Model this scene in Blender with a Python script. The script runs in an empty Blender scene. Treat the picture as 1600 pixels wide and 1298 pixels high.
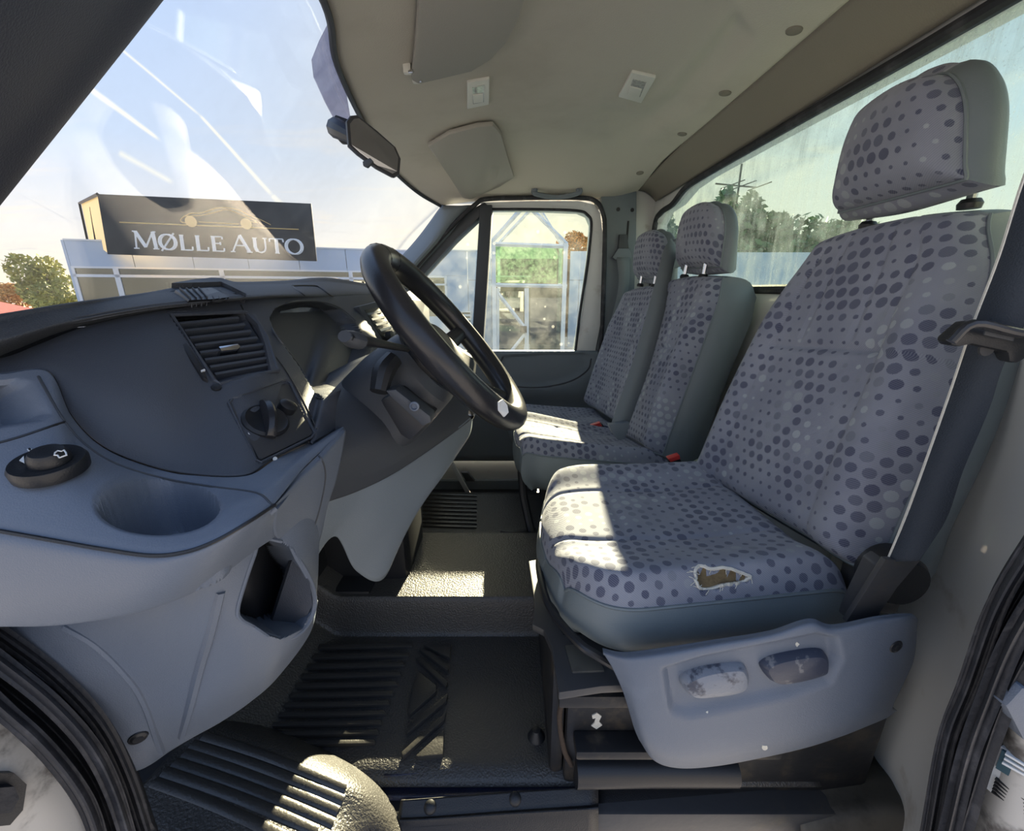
import bpy, bmesh, math, random
import numpy as np
from mathutils import Vector, Matrix
from mathutils.bvhtree import BVHTree
random.seed(7); np.random.seed(7)
C = bpy.context.scene.collection
scene = bpy.context.scene
# ---------------------------------------------------------------- camera
F = 650.0; CX, CY = 800.0, 649.0
PITCH = math.radians(16.62)
CP, SP = math.cos(PITCH), math.sin(PITCH)
cd = bpy.data.cameras.new('camera'); cam = bpy.data.objects.new('camera', cd); C.objects.link(cam)
cd.sensor_fit = 'HORIZONTAL'; cd.sensor_width = 36.0; cd.lens = 36.0*F/1600.0
cd.clip_start = 0.01; cd.clip_end = 400
cam.location = (0, 0, 0); cam.rotation_euler = (math.pi/2 - PITCH, 0, 0)
scene.camera = cam
# ---------------------------------------------------------------- world, sun, exposure
scene.view_settings.view_transform = 'Standard'; scene.view_settings.look = 'None'
scene.view_settings.gamma = 1.0; scene.view_settings.use_curve_mapping = False
EXPOSURE = 0.32
SKY_STRENGTH = 1.0
SUN_STRENGTH = 32.0
SUN_AZ_X, SUN_EL = 0.125, 0.300          # direction to the sun is (az, 1, el)
scene.view_settings.exposure = EXPOSURE
def ray(px, py):
    a = (px-CX)/F; b = (CY-py)/F
    return Vector((a, CP + b*SP, -SP + b*CP))
def V(px, py, y=None, x=None, z=None):
    """the point at a measured depth that the photograph shows at px, py"""
    d = ray(px, py)
    t = y/d.y if y is not None else (x/d.x if x is not None else z/d.z)
    return d*t
def lin(c):
    return tuple(((v/255)/12.92 if v/255 <= .04045 else ((v/255+.055)/1.055)**2.4) for v in c)
sun_d = bpy.data.lights.new('sun', 'SUN'); sun = bpy.data.objects.new('sun', sun_d); C.objects.link(sun)
sun_d.energy = SUN_STRENGTH; sun_d.angle = math.radians(0.55); sun_d.color = (1.0, 0.80, 0.56)
sun.rotation_euler = Vector((SUN_AZ_X, 1.0, SUN_EL)).to_track_quat('Z', 'Y').to_euler()

world = bpy.data.worlds.new('sky'); scene.world = world; world.use_nodes = True
wt = world.node_tree; wt.nodes.clear()
class G:
    """small node graph helper"""
    def __init__(s, t): s.t = t
    def n(s, typ, ins=None, **kw):
        nd = s.t.nodes.new(typ)
        for k, v in kw.items(): setattr(nd, k, v)
        for k, v in (ins or {}).items():
            sock = nd.inputs[k]
            if isinstance(v, bpy.types.NodeSocket): s.t.links.new(v, sock)
            elif isinstance(v, bpy.types.Node): s.t.links.new(v.outputs[0], sock)
            else:
                if sock.type == 'RGBA' and len(v) == 3: v = (*v, 1)
                sock.default_value = v
        return nd
    def m(s, op, a, b=0.0, c=0.0, clamp=False):
        nd = s.n('ShaderNodeMath', {0: a, 1: b, 2: c}, operation=op, use_clamp=clamp); return nd.outputs[0]
    def vm(s, op, a, b=(0, 0, 0)):
        nd = s.n('ShaderNodeVectorMath', {0: a, 1: b}, operation=op)
        return nd.outputs['Value'] if op in ('DOT_PRODUCT', 'LENGTH', 'DISTANCE') else nd.outputs[0]
    def mix(s, f, a, b, bt='MIX'):
        nd = s.t.nodes.new('ShaderNodeMix'); nd.data_type = 'RGBA'; nd.blend_type = bt
        for idx, v in ((0, f), (6, a), (7, b)):
            if isinstance(v, bpy.types.NodeSocket): s.t.links.new(v, nd.inputs[idx])
            else:
                if idx and len(v) == 3: v = (*v, 1)
                nd.inputs[idx].default_value = v
        return nd.outputs[2]
    def ramp(s, f, stops, interp='LINEAR'):
        nd = s.n('ShaderNodeValToRGB', {0: f}); cr = nd.color_ramp; cr.interpolation = interp
        while len(cr.elements) < len(stops): cr.elements.new(.5)
        for e, (p, c) in zip(cr.elements, stops):
            e.position = p; e.color = (*c, 1) if len(c) == 3 else c
        return nd.outputs[0]
    def noise(s, vec, scale, detail=3, rough=.5, dist=0):
        nd = s.n('ShaderNodeTexNoise', {'Scale': scale, 'Detail': detail, 'Roughness': rough, 'Distortion': dist})
        if vec is not None: s.t.links.new(vec, nd.inputs['Vector'])
        return nd.outputs[0]
    def step(s, v, a, b):
        nd = s.n('ShaderNodeMapRange', {'Value': v, 'From Min': a, 'From Max': b}, interpolation_type='SMOOTHSTEP'); return nd.outputs[0]
g = G(wt)
tc = g.n('ShaderNodeTexCoord'); dirv = tc.outputs['Generated']
sep = g.n('ShaderNodeSeparateXYZ', {0: dirv})
dz = g.m('MAXIMUM', sep.outputs[2], 0.0)
base = g.ramp(dz, [(0.0, (1.05, .90, .70)), (0.10, (.86, .82, .80)), (0.24, (.60, .70, .88)), (0.45, (.46, .60, .88)), (1.0, lin((140, 175, 228)))])
# broad soft cloud streaks, laid out on a plane high above
pl = g.n('ShaderNodeCombineXYZ', {0: g.m('DIVIDE', sep.outputs[0], g.m('ADD', dz, .10)), 1: g.m('DIVIDE', sep.outputs[1], g.m('ADD', dz, .10)), 2: 0.0})
mp = g.n('ShaderNodeMapping', {'Vector': pl.outputs[0], 'Scale': (.55, 1.15, 1), 'Rotation': (0, 0, .35)})
n1 = g.noise(mp.outputs[0], 1.3, 6, .58, .6)
cl = g.m('MULTIPLY', g.step(n1, .50, .68), g.ramp(dz, [(0, (1, 1, 1)), (.22, (.75,)*3), (.34, (.12,)*3), (1, (.1,)*3)]))
c1 = g.mix(g.m('MULTIPLY', cl, .8), base, lin((252, 238, 224)))
n2 = g.noise(mp.outputs[0], 2.1, 6, .6, 1.0)
grey = g.m('MULTIPLY', g.step(n2, .52, .75), g.step(dz, .30, .05))
c2 = g.mix(g.m('MULTIPLY', grey, .45), c1, lin((205, 205, 210)))
# warm glow round the low sun (beyond the far door, hidden by the roof)
sd = Vector((SUN_AZ_X, 1, SUN_EL)).normalized()
glow = g.m('POWER', g.m('MAXIMUM', g.vm('DOT_PRODUCT', dirv, tuple(sd)), 0.0), 9.0)
c3 = g.mix(g.m('MULTIPLY', glow, .75), c2, lin((255, 240, 205)))
# contrails: thin arcs between two directions
def trail(col, a, b, w0, w1, colr, soft=.6):
    A = ray(*a).normalized(); B = ray(*b).normalized(); n = A.cross(B).normalized()
    tdir = n.cross(A).normalized(); tot = B.dot(tdir)
    s = g.m('DIVIDE', g.vm('DOT_PRODUCT', dirv, tuple(tdir)), tot)
    d = g.m('ABSOLUTE', g.m('ADD', g.vm('DOT_PRODUCT', dirv, tuple(n)), g.m('MULTIPLY', g.m('SUBTRACT', g.noise(dirv, 7, 3), .5), .006)))
    w = g.m('ADD', w0, g.m('MULTIPLY', s, w1-w0))
    f = g.m('SUBTRACT', 1.0, g.m('DIVIDE', d, w), clamp=True)
    f = g.m('MULTIPLY', f, g.m('MULTIPLY', g.step(s, -.02, .05), g.step(s, 1.05, .9)))
    f = g.m('MULTIPLY', f, g.step(g.vm('DOT_PRODUCT', dirv, tuple(A)), 0.0, .2))
    return g.mix(g.m('MULTIPLY', f, soft, clamp=True), col, colr)
W = lin((255, 250, 238))
c4 = trail(c3, (165, 55), (312, 180), .0030, .0030, W, .9)
c4 = trail(c4, (312, 180), (425, 305), .0030, .0055, W, 1.4)
c4 = trail(c4, (425, 305), (470, 350), .0060, .0100, W, 1.4)
c4 = trail(c4, (118, 122), (248, 218), .0065, .0040, W, 1.3)
c4 = trail(c4, (185, 238), (270, 285), .0070, .0060, W, .8)
# light haze below the horizon
below = g.step(sep.outputs[2], 0.0, -.03)
c5 = g.mix(below, c4, lin((190, 182, 170)))
bgn = g.n('ShaderNodeBackground', {'Color': c5, 'Strength': SKY_STRENGTH})
g.n('ShaderNodeOutputWorld', {0: bgn.outputs[0]})

# ---------------------------------------------------------------- materials
def mat(name, rgb, rough=.6, metal=0.0, bump=None, var=None, spec=.5, coat=0.0, alpha=None, dirt=None):
    """bump=(scale,strength) fine relief; var=(scale,amount,rgb2) blotches; dirt=(scale,lo,hi,rgb,amount)"""
    m = bpy.data.materials.new(name); m.use_nodes = True; t = m.node_tree; q = G(t)
    bs = t.nodes['Principled BSDF']; c = lin(rgb)
    bs.inputs['Roughness'].default_value = rough; bs.inputs['Metallic'].default_value = metal
    bs.inputs['Specular IOR Level'].default_value = spec; bs.inputs['Coat Weight'].default_value = coat
    bs.inputs['Base Color'].default_value = (*c, 1)
    col = None; tcn = q.n('ShaderNodeTexCoord').outputs['Object']
    if var:
        f = q.noise(tcn, var[0], 4, .55); col = q.mix(q.m('MULTIPLY', q.step(f, .35, .7), var[1]), c, lin(var[2]))
    if dirt:
        f = q.noise(tcn, dirt[0], 5, .62); col = q.mix(q.m('MULTIPLY', q.step(f, dirt[1], dirt[2]), dirt[4]), col or c, lin(dirt[3]))
    if col: t.links.new(col, bs.inputs['Base Color'])
    if bump:
        b = q.n('ShaderNodeBump', {'Height': q.noise(tcn, bump[0], 2, .5), 'Strength': bump[1], 'Distance': .002})
        t.links.new(b.outputs[0], bs.inputs['Normal'])
    return m
M = {}
M['dash'] = mat('dash_plastic', (66, 71, 80), .55, bump=(900, .25), dirt=(9, .52, .75, (96, 98, 104), .5))
M['dash_top'] = mat('dash_top_plastic', (70, 74, 80), .6, bump=(700, .5))
M['grey'] = mat('grey_plastic', (99, 108, 122), .5, bump=(900, .2), dirt=(11, .55, .8, (122, 130, 142), .4))
M['grey2'] = mat('grey_trim_plastic', (112, 121, 128), .55, bump=(900, .2), dirt=(8, .5, .8, (126, 130, 132), .4))
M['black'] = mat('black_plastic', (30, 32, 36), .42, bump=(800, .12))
M['cowl'] = mat('column_plastic', (62, 66, 72), .5, bump=(800, .15))
M['gloss'] = mat('worn_wheel_leather', (34, 35, 38), .28, bump=(500, .08), var=(14, .5, (48, 48, 52)))
M['pillar'] = mat('dark_pillar_trim', (50, 56, 72), .6, bump=(500, .3))
M['rubber'] = mat('seal_rubber', (34, 36, 42), .6, bump=(220, .4), dirt=(26, .48, .72, (84, 84, 88), .55))
M['mat'] = mat('rubber_mat', (62, 61, 60), .40, bump=(330, .8), dirt=(7, .45, .8, (70, 66, 60), .55), spec=.55)
M['matrib'] = mat('rubber_mat_smooth', (54, 53, 52), .30, bump=(300, .2), dirt=(7, .45, .8, (66, 62, 58), .5), spec=.55)
M['steel'] = mat('black_painted_steel', (66, 67, 70), .42, .2, bump=(60, .25), dirt=(14, .52, .72, (92, 84, 72), .6))
M['chrome'] = mat('chrome', (200, 200, 202), .18, 1.0)
M['vinyl'] = mat('seat_vinyl', (112, 122, 126), .5, bump=(600, .12), dirt=(6, .5, .8, (132, 138, 138), .35))
M['liner'] = mat('headliner', (196, 190, 176), .9, bump=(400, .25), dirt=(3, .45, .8, (150, 142, 126), .35))
M['liner2'] = mat('rear_header_trim', (132, 126, 114), .9, bump=(400, .25))
M['visor'] = mat('sun_visor_vinyl', (166, 162, 152), .7, bump=(500, .2))
M['white'] = mat('white_body_paint', (210, 212, 210), .35, dirt=(9, .56, .74, (150, 142, 128), .6), coat=.2)
M['dirtywhite'] = mat('dirty_white_paint', (196, 192, 184), .45, dirt=(22, .47, .66, (62, 54, 48), .85))
M['belt'] = mat('seat_belt_webbing', (44, 52, 62), .75, bump=(900, .4))
M['belt2'] = mat('worn_grey_webbing', (118, 126, 130), .75, bump=(900, .4))
M['bezel'] = mat('white_lamp_plastic', (222, 220, 210), .4)
M['lens'] = mat('lamp_lens', (190, 190, 184), .15, coat=.5, var=(160, .6, (120, 120, 118)))
M['red'] = mat('red_plastic', (190, 52, 48), .4)
M['foam'] = mat('torn_seat_foam', (116, 100, 72), .95, bump=(300, .9), var=(60, .7, (86, 72, 52)))
M['fray'] = mat('frayed_threads', (208, 206, 196), .9, bump=(500, .6))
M['mark'] = mat('white_marking', (226, 228, 228), .5)
M['lever'] = mat('lever_plastic', (56, 62, 78), .42, bump=(300, .1), dirt=(60, .56, .64, (140, 140, 140), .5))
M['lever_worn'] = mat('worn_lever_plastic', (120, 126, 136), .42, bump=(200, .3), dirt=(70, .5, .66, (54, 58, 72), .9))
M['scuff'] = mat('scuffed_paint', (196, 190, 176), .8)
M['darkstep'] = mat('step_plastic', (32, 32, 34), .45, bump=(600, .3), dirt=(18, .5, .75, (56, 53, 48), .6))  # base darkened to put the shading into the step colour
M['steel_shade'] = mat('grimy_shade_darkened_steel', (34, 35, 38), .5, .1, bump=(60, .3), dirt=(26, .5, .7, (78, 70, 58), .6))  # shaded copy of the painted steel: base darkened for shade, brown grime on top
M['bluemat'] = mat('blue_black_floor_strip', (34, 38, 58), .45, bump=(400, .4), dirt=(12, .5, .8, (60, 64, 88), .5))
M['mirror'] = mat('mirror_glass', (150, 152, 156), .08, 1.0)
M['facade'] = mat('facade_panel', (176, 190, 208), .5)
M['frame'] = mat('window_frame_paint', (214, 218, 222), .4)
M['signblack'] = mat('sign_black', (34, 38, 42), .25)
M['gold'] = mat('sign_gold', (206, 176, 118), .5)
M['tarmac'] = mat('tarmac', (166, 168, 172), .9, dirt=(2, .45, .7, (150, 150, 152), .5))
M['brick'] = mat('brown_brick', (120, 96, 78), .9, var=(3, .6, (92, 76, 64)))
M['timber'] = mat('olive_interior', (106, 104, 70), .7, var=(1.3, .8, (60, 60, 44)))
M['sheer'] = mat('interior_shade', (58, 58, 52), .7, var=(2, .8, (96, 88, 66)))
M['bark'] = mat('bark', (82, 68, 54), .9)
def leafmat(name, a, b):
    m = mat(name, a, .6, var=(1.6, .8, b)); bs = m.node_tree.nodes['Principled BSDF']
    bs.inputs['Subsurface Weight'].default_value = 0.0
    return m
M['leaf_yellow'] = leafmat('leaves_yellow_green', (150, 150, 72), (112, 124, 66))
M['leaf_orange'] = leafmat('leaves_orange', (190, 138, 66), (140, 120, 60))
M['leaf_green'] = leafmat('leaves_green', (86, 118, 68), (58, 86, 54))
M['lit'] = mat('painted_backlight_panel', (250, 214, 150), .6)
bs = M['lit'].node_tree.nodes['Principled BSDF']; bs.inputs['Emission Color'].default_value = (*lin((252, 214, 148)), 1); bs.inputs['Emission Strength'].default_value = .45  # emission paints in the glow of the translucent face, no lamp inside

def glass(name, tint, gloss=.06, dirt=0.0, spots=0.0, dirtcol=(200, 205, 200), streak=0.0):
    m = bpy.data.materials.new(name); m.use_nodes = True; t = m.node_tree; t.nodes.clear(); q = G(t)
    o = q.n('ShaderNodeTexCoord').outputs['Object']
    tr = q.n('ShaderNodeBsdfTransparent', {0: lin(tint)})
    gl = q.n('ShaderNodeBsdfGlossy', {'Color': (1, 1, 1), 'Roughness': .02})
    lw = q.n('ShaderNodeLayerWeight', {'Blend': .5}).outputs['Facing']
    fr = q.m('ADD', .5*gloss, q.m('MULTIPLY', q.m('POWER', lw, 5.0), .45))
    sh = q.n('ShaderNodeMixShader', {0: fr, 1: tr.outputs[0], 2: gl.outputs[0]}).outputs[0]
    if dirt:
        di = q.n('ShaderNodeBsdfDiffuse', {'Color': lin(dirtcol)}); tl = q.n('ShaderNodeBsdfTranslucent', {'Color': lin(dirtcol)})
        dd = q.n('ShaderNodeMixShader', {0: .6, 1: di.outputs[0], 2: tl.outputs[0]})
        f = q.m('MULTIPLY', q.step(q.noise(o, 14, 6, .65), .3, .75), dirt)
        if streak:
            mp2 = q.n('ShaderNodeMapping', {'Vector': o, 'Scale': (40, 40, 3)})
            f = q.m('ADD', f, q.m('MULTIPLY', q.step(q.noise(mp2.outputs[0], 1.5, 4, .6), .45, .75), streak))
        if spots:
            vo = q.n('ShaderNodeTexVoronoi', {'Vector': o, 'Scale': 26.0, 'Randomness': 1.0}, feature='F1')
            dist = vo.outputs['Distance']; pick = q.n('ShaderNodeSeparateColor', {0: vo.outputs['Color']}).outputs[0]
            rad = q.m('MULTIPLY', q.step(pick, .62, 1.0), .16)
            ringf = q.m('SUBTRACT', 1.0, q.m('DIVIDE', q.m('ABSOLUTE', q.m('SUBTRACT', dist, rad)), .05), clamp=True)
            ringf = q.m('MULTIPLY', ringf, q.step(pick, .62, .66))
            f = q.m('ADD', f, q.m('MULTIPLY', ringf, spots))
            fine = q.step(q.noise(o, 220, 2, .6), .62, .72)
            f = q.m('ADD', f, q.m('MULTIPLY', fine, spots*.45))
        sh = q.n('ShaderNodeMixShader', {0: q.m('MINIMUM', f, .95), 1: sh, 2: dd.outputs[0]}).outputs[0]
    q.n('ShaderNodeOutputMaterial', {0: sh}); return m
M['windshield'] = glass('windshield_glass', (250, 252, 253), .02, dirt=.03)
M['doorglass'] = glass('door_glass', (244, 250, 246), .04, dirt=.05, spots=.22)
M['rearglass'] = glass('dirty_rear_glass', (238, 249, 240), .05, dirt=.24, spots=.6, streak=.22, dirtcol=(214, 226, 216))
M['pane'] = glass('building_glass', (150, 165, 150), .30)
M['greenpane'] = glass('green_porch_glass', (176, 206, 176), .12, dirt=.12, dirtcol=(210, 225, 205))

def fabric():
    m = bpy.data.materials.new('dotted_seat_fabric'); m.use_nodes = True; t = m.node_tree; q = G(t)
    bs = t.nodes['Principled BSDF']; bs.inputs['Roughness'].default_value = .9; bs.inputs['Specular IOR Level'].default_value = .15
    bs.inputs['Sheen Weight'].default_value = .15
    uv = q.n('ShaderNodeUVMap', uv_map='UVMap').outputs[0]
    s = q.n('ShaderNodeSeparateXYZ', {0: uv}); u, v = s.outputs[0], s.outputs[1]
    P_ = .0195
    row = q.m('DIVIDE', v, P_*.92); ri = q.m('FLOOR', row)
    sh = q.m('MULTIPLY', q.m('MODULO', q.m('ABSOLUTE', ri), 2.0), .5)
    cu = q.m('ADD', q.m('DIVIDE', u, P_), sh); ci = q.m('FLOOR', cu)
    fu = q.m('SUBTRACT', q.m('SUBTRACT', cu, ci), .5); fv = q.m('SUBTRACT', q.m('SUBTRACT', row, ri), .5)
    jag = q.m('MULTIPLY', q.m('SUBTRACT', q.noise(uv, 900, 1), .5), .12)
    d = q.m('ADD', q.m('SQRT', q.m('ADD', q.m('MULTIPLY', fu, fu), q.m('MULTIPLY', fv, fv))), jag)
    cell = q.n('ShaderNodeCombineXYZ', {0: ci, 1: ri, 2: 0.0}).outputs[0]
    wob = q.noise(q.vm('MULTIPLY', cell, (.33, .21, 1)), 1.0, 1)
    rad = q.m('ADD', .16, q.m('MULTIPLY', q.step(wob, .32, .66), .26))
    dot = q.step(d, rad, q.m('SUBTRACT', rad, .05))
    tone = q.noise(q.vm('ADD', q.vm('MULTIPLY', cell, (.42, .10, 1)), (7.3, 1.7, 0)), 1.0, 1)
    light = q.step(tone, .55, .63); fade = q.step(tone, .63, .52)
    basec = q.mix(q.step(q.noise(uv, 12, 3), .35, .7), lin((124, 128, 142)), lin((138, 142, 154)))
    dark = lin((66, 70, 94)); lightc = lin((158, 164, 170))
    dc = q.mix(light, dark, lightc)
    dotm = q.m('MULTIPLY', dot, q.m('ADD', .68, q.m('MULTIPLY', q.noise(q.vm('MULTIPLY', cell, (.9, .8, 1)), 1.0, 0), .45)))
    col = q.mix(dotm, basec, dc)
    tw = q.n('ShaderNodeTexWave', {'Vector': uv, 'Scale': 210.0, 'Distortion': .6, 'Detail': 1.0}, wave_type='BANDS', bands_direction='DIAGONAL').outputs[1]
    col = q.mix(q.m('MULTIPLY', tw, .22), col, lin((176, 180, 186)))
    t.links.new(col, bs.inputs['Base Color'])
    b = q.n('ShaderNodeBump', {'Height': q.m('ADD', tw, q.noise(uv, 1500, 2)), 'Strength': .25, 'Distance': .001})
    t.links.new(b.outputs[0], bs.inputs['Normal'])
    return m
M['fabric'] = fabric()

# ---------------------------------------------------------------- object helpers
def props(o, label=None, cat=None, group=None, kind=None):
    if label: o['label'] = label
    if cat: o['category'] = cat
    if group: o['group'] = group
    if kind: o['kind'] = kind
    return o
BASE = {}
def thing(name, base, label, cat, group=None, kind=None):
    o = bpy.data.objects.new(name, None); o.empty_display_size = .05; C.objects.link(o)
    o.location = base; BASE[o] = Vector(base)
    return props(o, label, cat, group, kind)
def obj(name, verts, faces, m, parent=None, smooth=True, uv=None, label=None, cat=None, group=None, kind=None, auto=35, bevel=0, thick=0, off=-1):
    me = bpy.data.meshes.new(name)
    me.from_pydata([tuple(v) for v in verts], [], [tuple(int(i) for i in f) for f in faces]); me.update()
    if isinstance(m, (list, tuple)):
        for k in m: me.materials.append(k)
    else: me.materials.append(m)
    if uv is not None:
        ul = me.uv_layers.new(name='UVMap')
        li = np.zeros(len(me.loops), dtype=np.int32); me.loops.foreach_get('vertex_index', li)
        ul.data.foreach_set('uv', np.asarray(uv, dtype=np.float32)[li].ravel())
    bm = bmesh.new(); bm.from_mesh(me)
    if not thick: bmesh.ops.recalc_face_normals(bm, faces=bm.faces[:])
    if bevel:
        es = [e for e in bm.edges if len(e.link_faces) == 2 and e.calc_face_angle(0) > math.radians(30)]
        bmesh.ops.bevel(bm, geom=es, offset=bevel, segments=2, affect='EDGES', profile=.6, clamp_overlap=True)
    bm.to_mesh(me); bm.free()
    if smooth:
        me.polygons.foreach_set('use_smooth', [True]*len(me.polygons))
        try: me.set_sharp_from_angle(angle=math.radians(auto))
        except Exception: pass
    o = bpy.data.objects.new(name, me); C.objects.link(o)
    if parent is not None:
        o.parent = parent
        if parent in BASE: o.location = -BASE[parent]
    if thick:
        md = o.modifiers.new('thickness', 'SOLIDIFY'); md.thickness = thick; md.offset = off; md.use_even_offset = False
    return props(o, label, cat, group, kind)
def box(c0, c1):
    x0, y0, z0 = c0; x1, y1, z1 = c1
    v = [(x, y, z) for x in (x0, x1) for y in (y0, y1) for z in (z0, z1)]
    f = [(0, 1, 3, 2), (4, 6, 7, 5), (0, 4, 5, 1), (2, 3, 7, 6), (0, 2, 6, 4), (1, 5, 7, 3)]
    return v, f
def obox(name, c0, c1, m, parent=None, bevel=.002, rot=None, ctr=None, **kw):
    v, f = box(c0, c1)
    if rot is not None:
        ctr = Vector(ctr); v = [ctr + rot @ Vector(p) for p in v]
    return obj(name, v, f, m, parent, bevel=bevel, **kw)
def join(parts):
    V_, F_ = [], []
    for v, f in parts:
        n = len(V_); V_ += list(v); F_ += [tuple(i+n for i in q) for q in f]
    return V_, F_
def prism(pts, d):
    n = len(pts); d = Vector(d)
    v = [Vector(p) for p in pts] + [Vector(p)+d for p in pts]
    f = [tuple(range(n)), tuple(range(2*n-1, n-1, -1))] + [(i, (i+1) % n, n+(i+1) % n, n+i) for i in range(n)]
    return v, f
def plate(name, px, m, parent=None, y=None, x=None, z=None, t=.01, bevel=.0015, **kw):
    """outline at a measured plane, extruded away from the viewer"""
    pts = [V(*p, y=y, x=x, z=z) for p in px]
    d = (0, t, 0) if y is not None else ((t, 0, 0) if x is not None else (0, 0, t))
    v, f = prism(pts, d); return obj(name, v, f, m, parent, bevel=bevel, **kw)
def strip(name, A, B, d, m, parent=None, bevel=.001, closed=False, **kw):
    """band between two equal-length paths with depth d"""
    n = len(A); d = Vector(d)
    v = [Vector(p) for p in A] + [Vector(p) for p in B] + [Vector(p)+d for p in A] + [Vector(p)+d for p in B]
    f = []
    for i in range(n if closed else n-1):
        j = (i+1) % n
        f += [(i, j, n+j, n+i), (2*n+i, 3*n+i, 3*n+j, 2*n+j), (i, 2*n+i, 2*n+j, j), (n+i, n+j, 3*n+j, 3*n+i)]
    if not closed: f += [(0, n, 3*n, 2*n), (n-1, 3*n-1, 4*n-1, 2*n-1)]
    return obj(name, v, f, m, parent, bevel=bevel, **kw)
def crs(P, n, closed=False):
    """Catmull-Rom resample of a list of points"""
    P = np.asarray([list(p) for p in P], float); N = len(P); out = []
    segs = N if closed else N-1
    for i in range(segs):
        p1, p2 = P[i], P[(i+1) % N]
        p0 = P[i-1] if (closed or i > 0) else 2*p1-p2
        p3 = P[(i+2) % N] if (closed or i+2 < N) else 2*p2-p1
        for k in range(n):
            t = k/n
            out.append(.5*((2*p1)+(-p0+p2)*t+(2*p0-5*p1+4*p2-p3)*t*t+(-p0+3*p1-3*p2+p3)*t**3))
    if not closed: out.append(P[-1])
    return np.array(out)
def tube_mesh(pts, r, n=10, closed=False, flat=1.0, up=(0, 0, 1)):
    P = [Vector(p) for p in pts]; N = len(P); v = []; f = []
    rs = r if hasattr(r, '__len__') else [r]*N
    prev = None
    for i, p in enumerate(P):
        a = P[i-1] if (closed or i > 0) else p; b = P[(i+1) % N] if (closed or i < N-1) else p
        T = (b-a).normalized()
        if prev is None:
            U = T.cross(Vector(up)); U = U.normalized() if U.length > 1e-4 else T.cross(Vector((1, 0, 0))).normalized()
        else:
            U = (prev - T*prev.dot(T)).normalized()
        prev = U; W_ = T.cross(U)
        for k in range(n):
            a_ = 2*math.pi*k/n; v.append(p + U*math.cos(a_)*rs[i] + W_*math.sin(a_)*rs[i]*flat)
    for i in range(N if closed else N-1):
        j = (i+1) % N
        for k in range(n):
            l = (k+1) % n; f.append((i*n+k, i*n+l, j*n+l, j*n+k))
    if not closed: f += [tuple(range(n)), tuple(range((N-1)*n, N*n))]
    return v, f
def tube(name, pts, r, m, parent=None, n=10, closed=False, sm=0, flat=1.0, up=(0, 0, 1), **kw):
    if sm: pts = crs(pts, sm, closed)
    if hasattr(r, '__len__') and len(r) != len(pts):
        r = np.interp(np.linspace(0, 1, len(pts)), np.linspace(0, 1, len(r)), r)
    v, f = tube_mesh(pts, r, n, closed, flat, up); return obj(name, v, f, m, parent, **kw)
def lathe(name, prof, origin, axis, m, parent=None, n=32, scale=(1, 1), **kw):
    """profile [(radius, height)] turned round an axis"""
    A = Vector(axis).normalized(); U = A.cross(Vector((0, 1, 0)) if abs(A.y) < .9 else Vector((1, 0, 0))).normalized(); W_ = A.cross(U)
    v = []; f = []; o = Vector(origin)
    for r, h in prof:
        for k in range(n):
            a = 2*math.pi*k/n; v.append(o + A*h + U*math.cos(a)*r*scale[0] + W_*math.sin(a)*r*scale[1])
    for i in range(len(prof)-1):
        for k in range(n):
            l = (k+1) % n; f.append((i*n+k, i*n+l, (i+1)*n+l, (i+1)*n+k))
    f += [tuple(range(n)), tuple(range((len(prof)-1)*n, len(prof)*n))]
    return obj(name, v, f, m, parent, **kw)
def proj(P):
    P = np.asarray(P); zc = P[..., 1]*CP - P[..., 2]*SP; yc = P[..., 2]*CP + P[..., 1]*SP
    zc = np.where(np.abs(zc) < 1e-6, 1e-6, zc)
    return CX + F*P[..., 0]/zc, CY - F*yc/zc
def sdist(px, py, poly):
    """signed distance (px) to polygon, positive inside"""
    poly = np.asarray(poly, float); n = len(poly); inside = np.zeros(px.shape, bool); best = np.full(px.shape, 1e9)
    for i in range(n):
        x1, y1 = poly[i]; x2, y2 = poly[(i+1) % n]
        c = ((y1 > py) != (y2 > py)) & (px < (x2-x1)*(py-y1)/((y2-y1) if y2 != y1 else 1e-9)+x1)
        inside ^= c
        dx, dy = x2-x1, y2-y1; L = dx*dx+dy*dy+1e-9
        t = np.clip(((px-x1)*dx+(py-y1)*dy)/L, 0, 1)
        best = np.minimum(best, np.hypot(px-(x1+t*dx), py-(y1+t*dy)))
    return np.where(inside, best, -best)
def sstep(x, a, b):
    t = np.clip((x-a)/(b-a), 0, 1); return t*t*(3-2*t)
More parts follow.
